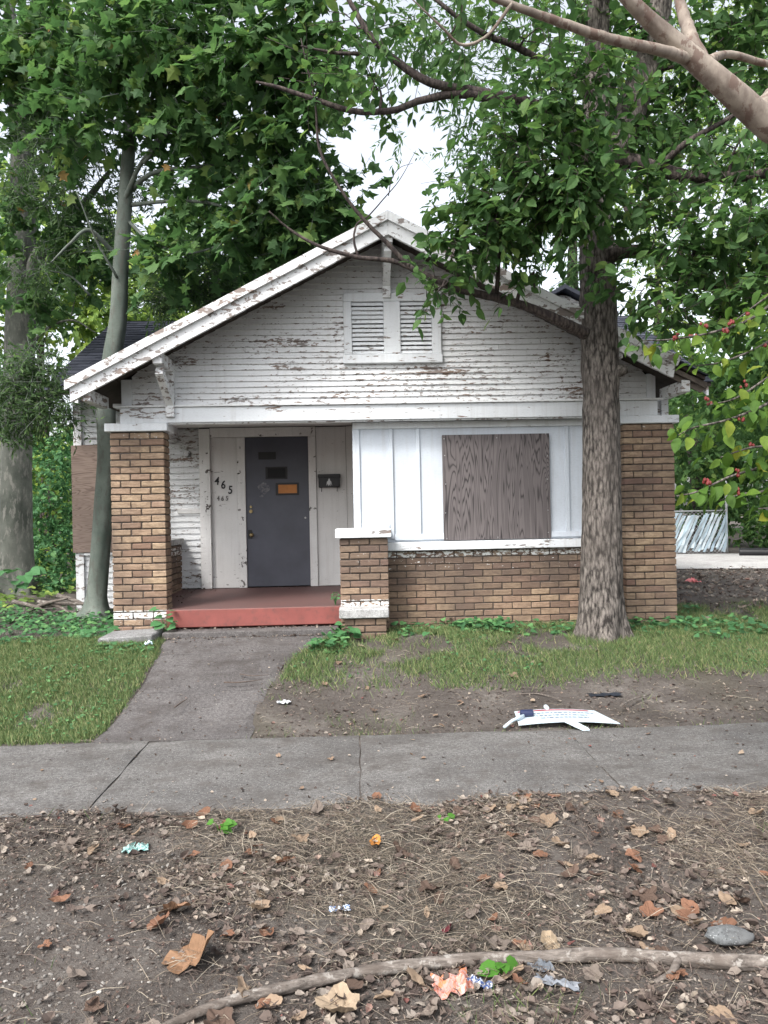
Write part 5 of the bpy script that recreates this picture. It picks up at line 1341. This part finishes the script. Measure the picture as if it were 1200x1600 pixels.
# dry stalks and twigs lying about
STALK = tri([(0, 1, 0), (0, -.5, .87), (0, -.5, -.87), (.5, 1, 8), (.5, -.5, 8.87), (.5, -.5, 7.13), (1, .3, 2), (1, -.15, 2.26), (1, -.15, 1.74)],
            [(0, 1, 4), (0, 4, 3), (1, 2, 5), (1, 5, 4), (2, 0, 3), (2, 3, 5), (3, 4, 7), (3, 7, 6), (4, 5, 8), (4, 8, 7), (5, 3, 6), (5, 6, 8)])
def stalks(name, X, Y, lmin, lmax, th, mat, label, seed, rise=.18, zf=None):
    r = np.random.default_rng(seed); n = len(X); az = r.uniform(0, 6.283, n)
    Z = (gz(X, Y) if zf is None else zf(X, Y)) + .003 + r.random(n) * .012
    ax = unit(np.stack([np.cos(az), np.sin(az), np.abs(r.normal(0, rise, n))], -1)); L = lmin + (lmax - lmin) * r.random(n) ** 2
    t = th * r.uniform(.5, 1.3, n)
    B = Buf(); B.add(*scatter(STALK, np.stack([X, Y, Z], -1), frames(ax, np.stack([r.normal(0, .5, n), r.normal(0, .5, n), np.ones(n)], -1)), np.stack([L, t, t], -1)))
    return tag(B.build(name, mat), label, 'dry stalks', kind='stuff')
def d_straw(X, Y): return (.18 + .82 * sst(vn(X * 1.7 + 3, Y * 1.7 + 50), .30, .62)) * (1 - .8 * bare(X, Y)) * (Y < 4.22)
X, Y = pick(44000, -3, 3.4, 1.7, 4.25, d_straw, 36)
stalks('dry_grass', X, Y, .02, .17, .0011, STRAW, 'pale dry grass stalks matted over the verge', 37)
X, Y = pick(8000, -3, 3.4, 1.7, 4.3, lambda X, Y: .6 - .3 * bare(X, Y), 38)
stalks('twig_litter', X, Y, .02, .14, .0018, TWIG, 'small dark twigs scattered over the verge', 39, .1)
X, Y = pick(4000, -3, 5, 5.6, 7.6, lambda X, Y: .5 * (1 - path_in(X, Y)), 40)
stalks('dry_grass', X, Y, .03, .13, .0013, STRAW, 'dry stalks lying on the front yard', 41, .1)

# pebbles
bm = bmesh.new(); bmesh.ops.create_icosphere(bm, subdivisions=1, radius=1)
PEBT = (np.array([tuple(v.co) for v in bm.verts]), np.array([[v.index for v in f.verts] for f in bm.faces])); bm.free()
def pebbles(name, X, Y, smin, smax, label, seed, zf=None):
    r = np.random.default_rng(seed); n = len(X); S = smin + (smax - smin) * r.random(n) ** 3
    Z = (gz(X, Y) if zf is None else zf(X, Y)) + S * .2
    B = Buf(); B.add(*scatter(PEBT, np.stack([X, Y, Z], -1), frames(r.normal(size=(n, 3)) * (1, 1, .2), r.normal(size=(n, 3)) * .3 + (0, 0, 1)), np.stack([S, S * r.uniform(.5, .9, n), S * r.uniform(.3, .6, n)], -1)))
    return tag(B.build(name, PEB), label, 'gravel', kind='stuff')
X, Y = pick(22000, -3, 3, 1.7, 4.25, lambda X, Y: .08 + .85 * bare(X, Y), 42)
pebbles('gravel', X, Y, .0018, .013, 'pale gravel bedded in the trodden corner of the verge', 43)
X, Y = pick(2600, -3.4, 4.4, 4.25, 8.0, lambda X, Y: .4 * ((Y < 5.5) | (path_in(X, Y) > 0)) + .3 * (Y > 5.55), 44)
pebbles('grit', X, Y, .0016, .007, 'grit scattered on pavement and walk', 45, zs)

# single large fallen leaves
def dead_mesh(T, seed, n=1):
    r = np.random.default_rng(seed); v = T[0].copy(); v = v + r.normal(0, .025, v.shape); v[:, 2] += .35 * r.uniform(-.3, 1.) * (v[:, 1] ** 2 * 3) + .25 * r.uniform(-.4, 1) * (v[:, 0] - .4) ** 2 * 2
    v[:, 2] -= v[:, 2].min(); v[:, 0] -= .5
    bm = bmesh.new(); vs = [bm.verts.new(q) for q in v]
    for f in T[1]: bm.faces.new([vs[q] for q in f])
    me = bpy.data.meshes.new('fallen_leaf'); bm.to_mesh(me); bm.free(); return me
def round_leaf(seed, kind):
    r = np.random.default_rng(seed); n = 30 if kind == 'lobed' else 20; V = [(0, 0, 0)]; F = []
    ph = r.uniform(-.1, .1)
    for ring in (.5, 1.0):
        for q in range(n):
            t = 2 * math.pi * q / n
            if kind == 'lobed': rr = (.34 + .17 * abs(math.cos(2.5 * (t + ph))) ** .8) * (1 + .22 * math.cos(t)) + (r.normal(0, .012) if ring == 1 else 0)
            elif kind == 'oval': rr = .5 * .30 / math.hypot(.30 * math.cos(t), .5 * math.sin(t)) * (1 + .06 * r.normal() * (ring == 1))
            else: rr = .5 * .16 / math.hypot(.16 * math.cos(t), .5 * math.sin(t))
            V.append((ring * rr * math.cos(t), ring * rr * math.sin(t), 0))
    V = np.array(V)
    cu, cv, a = r.uniform(.2, 1.3), r.uniform(-.3, .9), r.uniform(0, 3)
    V[:, 2] = cu * V[:, 1] ** 2 + cv * V[:, 0] ** 2 + .05 * np.sin(V[:, 0] * 14 + a) * (np.abs(V[:, 1]) + .1) + .05 * np.sin(V[:, 1] * 17 + a) + r.normal(0, .008, len(V)) - .05 * np.exp(-(V[:, 1] / .03) ** 2) * (V[:, 0] < .45)
    V[:, 2] -= V[:, 2].min()
    for q in range(n):
        b = (q + 1) % n
        F += [(0, 1 + q, 1 + b), (1 + q, 1 + n + q, 1 + n + b), (1 + q, 1 + n + b, 1 + b)]
    me = mesh_tri('fallen_leaf', V, np.array(F), False); return me
LKIND = ['oval', 'oval', 'lobed', 'lobed', 'oval', 'narrow', 'lobed', 'oval']
LMESH = [round_leaf(60 + q, kd) for q, kd in enumerate(LKIND)]
for me in LMESH: me.materials.append(DEAD_OBJ)
def leaf_at(x, y, s, label, group=None, mat=None, me=None, tilt=.25, z=None):
    me = me or random.choice(LMESH)
    if mat: me = me.copy(); me.materials.clear(); me.materials.append(mat)
    o = bpy.data.objects.new('fallen_leaf', me); sc.collection.objects.link(o)
    o.location = (x, y, (float(gz(x, y)) + .010 if z is None else z) + .004); o.rotation_euler = (random.gauss(0, tilt), random.gauss(0, tilt), random.uniform(0, 6.28)); o.scale = (s, s, s)
    return tag(o, label, 'leaf', group)
def dcol(n, c):
    return m_leaf(n, [(0.0, tuple(x * .7 for x in c)), (1.0, c)], .12, .8, obj=True, dry=True)
DCOL = {'tan': dcol('tan_dry', (.30, .22, .155)), 'dark brown': dcol('brown_dry', (.115, .078, .06)), 'grey-brown': dcol('grey_dry', (.20, .165, .14)), 'rusty': dcol('rust_dry', (.21, .11, .07))}
LVAR = {}
q = 0
while q < 190:
    x, y = random.uniform(-1.6, 2.1), random.uniform(2.2, 4.3)
    if abs(x - .05) > .25 + .48 * y or random.random() < .8 * float(bare(x, y)): continue
    qk, cn = random.randrange(8), random.choice(list(DCOL))
    if (qk, cn) not in LVAR:
        m2 = LMESH[qk].copy(); m2.materials.clear(); m2.materials.append(DCOL[cn]); LVAR[(qk, cn)] = m2
    leaf_at(x, y, random.uniform(.05, .105), '%s %s leaf fallen dry on the littered verge' % (cn, LKIND[qk]), '%s %s leaves on the verge' % (cn, LKIND[qk]), None, LVAR[(qk, cn)]); q += 1
for q in range(14):
    x, y = random.uniform(-2.2, 2.8), random.uniform(4.4, 5.45)
    leaf_at(x, y, random.uniform(.03, .05), 'small pale leaf fallen on the concrete pavement', 'leaves on the pavement', z=.003)
for q in range(26):
    x, y = random.uniform(-.6, 3.6), random.uniform(5.7, 8.0)
    leaf_at(x, y, random.uniform(.05, .09), 'tan leaf fallen on the front yard', 'leaves on the front yard')
def dm_(n, c, sat=.2): return m_plain(n, c, .75, sat, 40, .3)
p_ = gpt(300, 1515, -.04); leaf_at(p_[0], p_[1], .20, 'big curled tan maple leaf in front of the long fallen branch', None, dm_('tan_leaf', (.20, .115, .065)), LMESH[3], .2)
p_ = gpt(535, 1572, -.04); leaf_at(p_[0], p_[1], .15, 'flat pale beige lobed leaf below the long branch', None, dm_('beige_leaf', (.28, .215, .15)), LMESH[6], .1)
p_ = gpt(587, 1322, -.03); leaf_at(p_[0], p_[1], .085, 'bright orange-yellow leaf lying on the verge', None, dm_('orange_leaf', (.42, .18, .04)), LMESH[0], .2)
p_ = gpt(700, 1450, -.03); leaf_at(p_[0], p_[1], .07, 'dark crimson leaf lying on dry grass', None, dm_('crimson_leaf', (.10, .018, .025)), LMESH[1], .2)
p_ = gpt(860, 1470, -.03); leaf_at(p_[0], p_[1], .11, 'pointed tan leaf propped against the long branch', None, dm_('pale_tan_leaf', (.26, .2, .135)), LMESH[4], .35)
p_ = gpt(270, 1430, -.03); leaf_at(p_[0], p_[1], .13, 'crumpled brown leaf with an orange-tan upper side', None, dm_('rust_leaf', (.22, .125, .075)), LMESH[2], .4)
p_ = gpt(655, 1535, -.03); leaf_at(p_[0], p_[1], .12, 'torn tan leaf beside the pink snack wrapper', None, dm_('torn_leaf', (.24, .18, .13)), LMESH[3], .3)

# long fallen branch across the verge
lst = [(205, 1612), (330, 1566), (430, 1536), (560, 1508), (700, 1491), (830, 1484), (960, 1479), (1080, 1489), (1200, 1503), (1290, 1500)]
pts = []
for x, y in lst:
    p_ = atz(x, y, 0.0); p_[2] = float(gz(p_[0], p_[1])) + .026; p_[1] += random.uniform(-.012, .012); pts.append(p_)
fb = empty('fallen_branch', tuple(pts[4]), 'long grey fallen branch lying across the leaf litter', 'branch')
k = NT('dead_grey_bark', .9, .15); p = k.pos()
c = k.mix(k.ramp(k.noise(k.map(p, (14, 60, 60)), 1.0, 6, .7), [(.35, 0.0), (.62, 1.0)]), (.055, .046, .04), (.20, .175, .155))
c = k.mix(k.ramp(k.noise(p, 26, 5, .65), [(.55, 0.0), (.62, .8)]), c, (.30, .28, .255))
c = k.mix(k.ramp(k.noise(p, 9, 4, .6), [(.45, 0.0), (.6, .7)]), c, (.10, .082, .07))
k.col(c); k.bump(k.noise(k.map(p, (20, 80, 80)), 1.0, 5, .7), .8, .006); BARK_DEAD = k.m
o, _ = one_tube('stem', pts, [.010, .015, .018, .020, .021, .022, .023, .023, .024, .022], BARK_DEAD, 22, 40, True, bark_disp(.007, 7, 9, 4)); o.parent = fb; o.matrix_parent_inverse = Matrix.Translation(fb.location).inverted()
a_ = pts[7] - np.array((.05, 0, 0)); o, _ = one_tube('side_twig', [a_, a_ + (-.05, -.06, -.008), a_ + (-.12, -.09, -.02)], [.014, .011, .008], BARK_DEAD, 10, 8, True, bark_disp(.002, 6, 14, 5)); o.parent = fb; o.matrix_parent_inverse = Matrix.Translation(fb.location).inverted()

def stick(pxs, z, r0, label, group, name='fallen_stick', mat=TWIG):
    P = []
    for x, y in pxs:
        p_ = atz(x, y, z); P.append(p_)
    o, _ = one_tube(name, P, [r0, r0 * .8, r0 * .4], mat, 7, 6); return tag(o, label, 'stick', group)
stick([(350, 1066), (375, 1066), (408, 1062)], .17, .007, 'straight dark stick lying across the front walk', 'sticks on the front walk')
stick([(273, 1105), (284, 1097), (294, 1091)], .11, .006, 'short crooked twig near the lawn edge of the front walk', 'sticks on the front walk')
stick([(375, 1053), (395, 1056), (420, 1054)], .19, .005, 'thin faint twig on the walk between straight stick and porch', 'sticks on the front walk')
stick([(800, 1085), (840, 1084), (875, 1093)], .06, .007, 'pale bent stick on bare dirt behind the fallen sign', 'sticks on the bare yard', mat=BARK_DEAD)
stick([(970, 1103), (990, 1092), (1016, 1085)], .06, .009, 'short pale stick beside the black plastic scrap', 'sticks on the bare yard', mat=BARK_DEAD)
stick([(1080, 1062), (1110, 1055), (1150, 1057)], .10, .007, 'pale stick at the grass edge across from the rough-barked tree', 'sticks on the bare yard', mat=BARK_DEAD)
for a, b in (((45, 950), (165, 945)), ((60, 940), (110, 958)), ((70, 955), (150, 968)), ((30, 962), (105, 935)), ((90, 930), (160, 962)), ((20, 940), (90, 965))):
    c_ = ((a[0] + b[0]) / 2, (a[1] + b[1]) / 2 - 4)
    o, _ = one_tube('fallen_stick', [at(*a, 10.2), at(*c_, 10.1), at(*b, 10.0)], [.03, .024, .012], BARK_DEAD, 9, 6, True, bark_disp(.003, 6, 8, 3)); tag(o, 'dead branch in the brush heap at the left tree roots', 'stick', 'brush heap by the left trees')
# stalks standing up from the right of the verge
for (a, b, c_) in (((1195, 1420), (1165, 1380), (1130, 1318)), ((1130, 1318), (1100, 1312), (1085, 1330))):
    P = [atz(*a, 0), atz(*a, 0) + (-.05, .02, .10), atz(*a, 0) + (-.13, .05, .26)]
    o, _ = one_tube('dry_stalk', P, [.0035, .003, .0015], STRAW, 5, 5); tag(o, 'tall pale dry stalk leaning over the verge', 'stalk', 'tall dry stalks on the verge')
    break

# ------------------------------------------------------------------ rubbish
def m_print(name, cols, scale):
    k = NT(name, .4, .4); k.col(k.ramp(k.noise(k.map(k.co('Generated'), (1, 1, .1)), scale, 3, .6), [(.30 + .40 * q / max(1, len(cols) - 1), c) for q, c in enumerate(cols)], 'CONSTANT')); return k.m
def crumple(name, c, sx, sy, hz, rz, mat, label, cat, seed, n=9, m=7, z=None):
    r = np.random.default_rng(seed); u, v = np.meshgrid(np.linspace(-.5, .5, n), np.linspace(-.5, .5, m))
    Z = hz * (r.random(u.shape) ** 1.5) * (1 - 1.4 * np.maximum(np.abs(u), np.abs(v)) ** 2); X = sx * u * (1 + r.normal(0, .05, u.shape)); Y = sy * v * (1 + r.normal(0, .06, u.shape))
    X = X + r.normal(0, sx * .02, u.shape)
    i = (np.arange(m - 1)[:, None] * n + np.arange(n - 1)[None]).ravel()
    me = mesh_tri(name, np.stack([X, Y, Z], -1).reshape(-1, 3), np.stack([i, i + 1, i + n + 1, i + n], -1))
    o = link(name, me, mat); o.location = (c[0], c[1], (float(gz(c[0], c[1])) if z is None else z) + .006); o.rotation_euler = (0, 0, rz); return tag(o, label, cat)
WHITEP = m_plain('white_paper', (.5, .52, .54), .6, .1, 20)
crumple('snack_wrapper', gpt(212, 1332, -.03), .12, .085, .035, .2, m_print('teal_print', [(.07, .20, .19), (.30, .42, .40), (.12, .28, .26), (.38, .45, .44)], 9), 'teal and white crumpled wrapper lying by the pavement edge', 'litter', 1)
crumple('candy_wrapper', gpt(530, 1420, -.03), .085, .035, .02, .15, m_print('blue_print', [(.03, .08, .22), (.55, .6, .66), (.05, .12, .3), (.5, .55, .6)], 8), 'small blue and silver wrapper on dry grass', 'litter', 2)
p_ = gpt(708, 1540, -.04)
crumple('candy_bag', p_, .14, .11, .05, .3, m_print('pink_print', [(.40, .13, .08), (.42, .24, .21), (.45, .17, .08), (.38, .30, .29)], 6), 'crushed pink and orange snack bag near the long branch', 'litter', 3)
crumple('torn_wrapper', p_ + np.array((.085, .0, 0)), .10, .035, .03, -.6, m_print('white_blue_print', [(.42, .44, .47), (.04, .07, .18), (.46, .48, .5), (.14, .2, .32)], 7), 'torn white and blue wrapper strip beside the pink bag', 'litter', 4)
GREYF = m_plain('grey_film', (.13, .145, .165), .45, .3, 20)
crumple('plastic_scrap', gpt(845, 1510, -.04), .085, .055, .035, .2, GREYF, 'grey plastic scrap under the long branch', 'litter', 5)
crumple('plastic_strip', gpt(872, 1540, -.04), .15, .035, .035, -.45, m_plain('pale_grey_film', (.18, .195, .22), .45, .3, 20), 'twisted pale grey plastic strip below the long branch', 'litter', 6)
crumple('paper_scrap', gpt(443, 1082, .15), .11, .075, .03, .1, WHITEP, 'crumpled white paper at the right edge of the front walk', 'litter', 7)
crumple('paper_scrap', (5.6, 12.6), .22, .16, .10, .3, m_plain('pink_paper', (.62, .2, .2), .6), 'pink scrap of paper lying on the side yard', 'litter', 8)
crumple('plastic_scrap', gpt(232, 1013, .30), .07, .05, .05, .3, m_print('pale_blue_print', [(.45, .58, .68), (.7, .75, .78), (.3, .45, .6)], 5), 'pale blue wrapper tucked at the fallen capstone', 'litter', 9, z=.33)
crumple('bark_scrap', gpt(660, 1266, -.02), .05, .03, .03, 1, WHITEP, 'white paper bit at the pavement edge', 'litter', 10)
crumple('plastic_sheet', gpt(945, 1082, .07), .26, .10, .015, 0, m_plain('black_film', (.018, .022, .03), .4), 'scrap of black plastic half buried in the bare yard', 'litter', 11)
RED = m_plain('red_plastic', (.30, .045, .035), .5)
rd = prism('plastic_cup', [(-.045, 0), (.045, 0), (.055, .10), (.02, .085), (0, .045), (-.03, .11), (-.055, .10)], -.02, .02, RED); c_ = gpt(214, 990, .33); rd.location = (c_[0] - .02, c_[1] + .02, c_[2]); tag(rd, 'broken red plastic piece beside the left brick column', 'litter')
# flat grey stone on the branch
bm = bmesh.new(); bmesh.ops.create_icosphere(bm, subdivisions=3, radius=1)
for v in bm.verts:
    n_ = float(vn(v.co.x * 2 + 9, v.co.y * 2 + v.co.z * 2 + 9)); v.co = Vector((v.co.x * .085, v.co.y * .055, v.co.z * .026)) * (.85 + .3 * n_)
me = bpy.data.meshes.new('stone'); bm.to_mesh(me); bm.free(); me.polygons.foreach_set('use_smooth', [True] * len(me.polygons))
o = link('stone', me, m_concrete('grey_stone', (.10, .107, .11), (.17, .178, .18), (.12, .12, .12))); p_ = gpt(1148, 1482, -.03); o.location = (p_[0], p_[1] + .04, p_[2] + .035); tag(o, 'flat grey stone resting behind the long branch', 'stone')

# fallen sign on the pavement edge
sg = empty('yard_sign', (1.52, 5.66, .01), 'white plastic yard sign with red edge lying flat at pavement edge', 'sign')
def SGp(o): o.parent = sg; o.matrix_parent_inverse = Matrix.Translation(sg.location).inverted(); return o
SIGNW = m_plain('sign_white', (.50, .59, .64), .35, .06, 4, .02, .5)
SRED = m_plain('sign_red', (.36, .04, .06), .4)
PRINT = m_plain('sign_print', (.16, .20, .27), .5)
nS = 14
def sgp(u, v, h=0.0):   # u along the sign, v across (0 near edge)
    x = 1.17 + .74 * u + (.03 - .13 * u) * v; y = 5.60 + .30 * v - .04 * u; z = .012 + .020 * math.sin(u * math.pi) * (1 - v * .2) + .020 * v
    return (x, y, z + h)
V = []; F = []
for q in range(nS + 1):
    u = q / nS
    V += [sgp(u, 0, 0), sgp(u, 1, 0), sgp(u, 1, .005), sgp(u, .5, .005), sgp(u, 0, .005)]
for q in range(nS):
    a, b = q * 5, q * 5 + 5
    for e in range(5): F.append([a + e, a + (e + 1) % 5, b + (e + 1) % 5, b + e])
F += [[0, 4, 3, 2, 1], [nS * 5 + e for e in range(5)]]
bm = bmesh.new(); vs = [bm.verts.new(v) for v in V]
for f in F: bm.faces.new([vs[q] for q in f])
bmesh.ops.recalc_face_normals(bm, faces=bm.faces); me = bpy.data.meshes.new('panel'); bm.to_mesh(me); bm.free(); SGp(link('panel', me, SIGNW))
def sband(name, u0, u1, v0, v1, mat, h=.0075):
    V = []; n = 10
    for q in range(n + 1):
        u = u0 + (u1 - u0) * q / n; V += [sgp(u, v0, h), sgp(u, v1, h)]
    return SGp(mesh_py(name, V, [[2 * q, 2 * q + 2, 2 * q + 3, 2 * q + 1] for q in range(n)], mat))
sband('red_stripe', .03, .90, .86, .94, SRED)
for row, (v0, u0, u1) in enumerate(((.66, .10, .90), (.46, .22, .78), (.28, .25, .75))):   # rows of print, too small to read
    V = []; F = []; u = u0; r_ = random.Random(row)
    while u < u1:
        w_ = r_.uniform(.012, .05); k_ = len(V); V += [sgp(u, v0, .0078), sgp(u + w_, v0, .0078), sgp(u + w_, v0 + .07, .0078), sgp(u, v0 + .07, .0078)]; F.append([k_, k_ + 1, k_ + 2, k_ + 3]); u += w_ + r_.uniform(.008, .02)
    SGp(mesh_py('print_row', V, F, PRINT))['kind'] = 'stuff'
tgp = [(1.53, 5.63, .050), (1.565, 5.60, .045), (1.65, 5.49, .014), (1.65, 5.45, .009), (1.60, 5.45, .009), (1.485, 5.59, .046)]
SGp(mesh_py('pointed_stake', tgp + [(x, y, z - .006) for x, y, z in tgp], [list(range(6)), list(range(11, 5, -1))] + [[(q + 1) % 6, q, q + 6, (q + 1) % 6 + 6] for q in range(6)], SIGNW))
o = disc('clip', sgp(.40, .97, .02), .018, .04, SIGNW, 12); SGp(o)
br = empty('brush', (1.24, 5.79, .04), 'navy blue cylinder with white handle lying against the fallen sign', 'brush')
NAVY = m_plain('navy_plastic', (.02, .028, .07), .35, .2, 6)
B = Buf(); B.add(*tube(np.array([(1.215, 5.76, .056), (1.222, 5.76, .056), (1.305, 5.755, .058), (1.312, 5.755, .058)]), [.024, .029, .029, .024], 20))
o = B.build('head', NAVY, None, False); o.parent = br; o.matrix_parent_inverse = Matrix.Translation(br.location).inverted()
B = Buf(); B.add(*tube(np.array([(1.055, 5.575, .010), (1.13, 5.65, .035), (1.23, 5.71, .055)]), [.011, .012, .012], 10)); o = B.build('handle', SIGNW, None, True); o.parent = br; o.matrix_parent_inverse = Matrix.Translation(br.location).inverted()

# ------------------------------------------------------------------ fence and pipe by the side road
f0, f1 = at(1040, 800, 20.3), at(1135, 800, 20.3)
fg = empty('chain_link_fence', (f0[0], 20.3, .3), 'chain-link fence filled with pale blue strips beyond the side road', 'fence')
def FGp(o): o.parent = fg; o.matrix_parent_inverse = Matrix.Translation(fg.location).inverted(); return o
GALV = m_plain('galvanised_steel', (.42, .43, .43), .45, .2, 10)
BLUEP = [m_plain('pale_blue_strip', (.42, .53, .60), .5, .25, 3), m_plain('washed_strip', (.58, .66, .70), .5, .25, 3)]
zt = at(1100, 800, 20.3)[2]
x_ = f0[0] - 1.6; fx1 = f1[0]
for xx, top in ((fx1, 2.25), (fx1 - 2.6, zt + .08)):
    B = Buf(); B.add(*tube(np.array([(xx, 20.3, .2), (xx, 20.3, top - .03), (xx, 20.3, top)]), [.032, .032, .02], 10)); FGp(B.build('post', GALV, None, True))
B = Buf(); B.add(*tube(np.array([(x_, 20.3, zt + .03), (fx1, 20.3, zt + .03)]), [.02, .02], 8)); FGp(B.build('top_rail', GALV, None, True))
B = Buf()
for q in np.arange(x_ - 1.2, fx1 + 1.2, .11):
    for s in (-1, 1):
        a, b = np.array((q, 20.3, .32)), np.array((q + s * 1.1, 20.3 + s * .004, zt))
        if s > 0 and b[0] > fx1: t = (fx1 - a[0]) / 1.1; b = a + (b - a) * max(t, 0)
        if s < 0 and a[0] > fx1: t = (a[0] - fx1) / 1.1; a = a + (b - a) * min(t, 1)
        if abs((b - a)[2]) < .05 or a[0] > fx1 + .01: continue
        B.add(*tube(np.array([a, b]), [.005, .005], 4, None, False))
FGp(B.build('wire_mesh', GALV))['kind'] = 'stuff'
q = x_ - .4; k_ = 0; r_ = random.Random(4)
while q < fx1 - .1:
    wv = r_.uniform(.05, .085); sl_ = .45 + r_.uniform(-.05, .05); top = zt - r_.uniform(0, .10); bot = .34 + r_.uniform(0, .28) ** 1.6
    V = []; n = 5
    for t in range(n + 1):
        z = bot + (top - bot) * t / n; xx = q + sl_ * (z - .3); y = 20.27 + r_.uniform(-.03, .02)
        V += [(min(xx, fx1 - .03), y, z), (min(xx + wv, fx1 - .005), y + r_.uniform(-.02, .02), z)]
    FGp(mesh_py('strip', V, [[2 * t, 2 * t + 1, 2 * t + 3, 2 * t + 2] for t in range(n)], BLUEP[k_ % 2])); k_ += 1
    q += wv + r_.uniform(.0, .025)
c0, c1 = at(1155, 868, 18.6), at(1260, 872, 18.0)
pp = np.linspace(c0, c1, 60); pp[:, 2] = .43
B = Buf(); B.add(*tube(pp, .10 + .012 * (np.arange(60) % 2), 14)); tag(B.build('drain_pipe', BLACK, None, True), 'black ribbed drain pipe lying along the road edge', 'pipe')
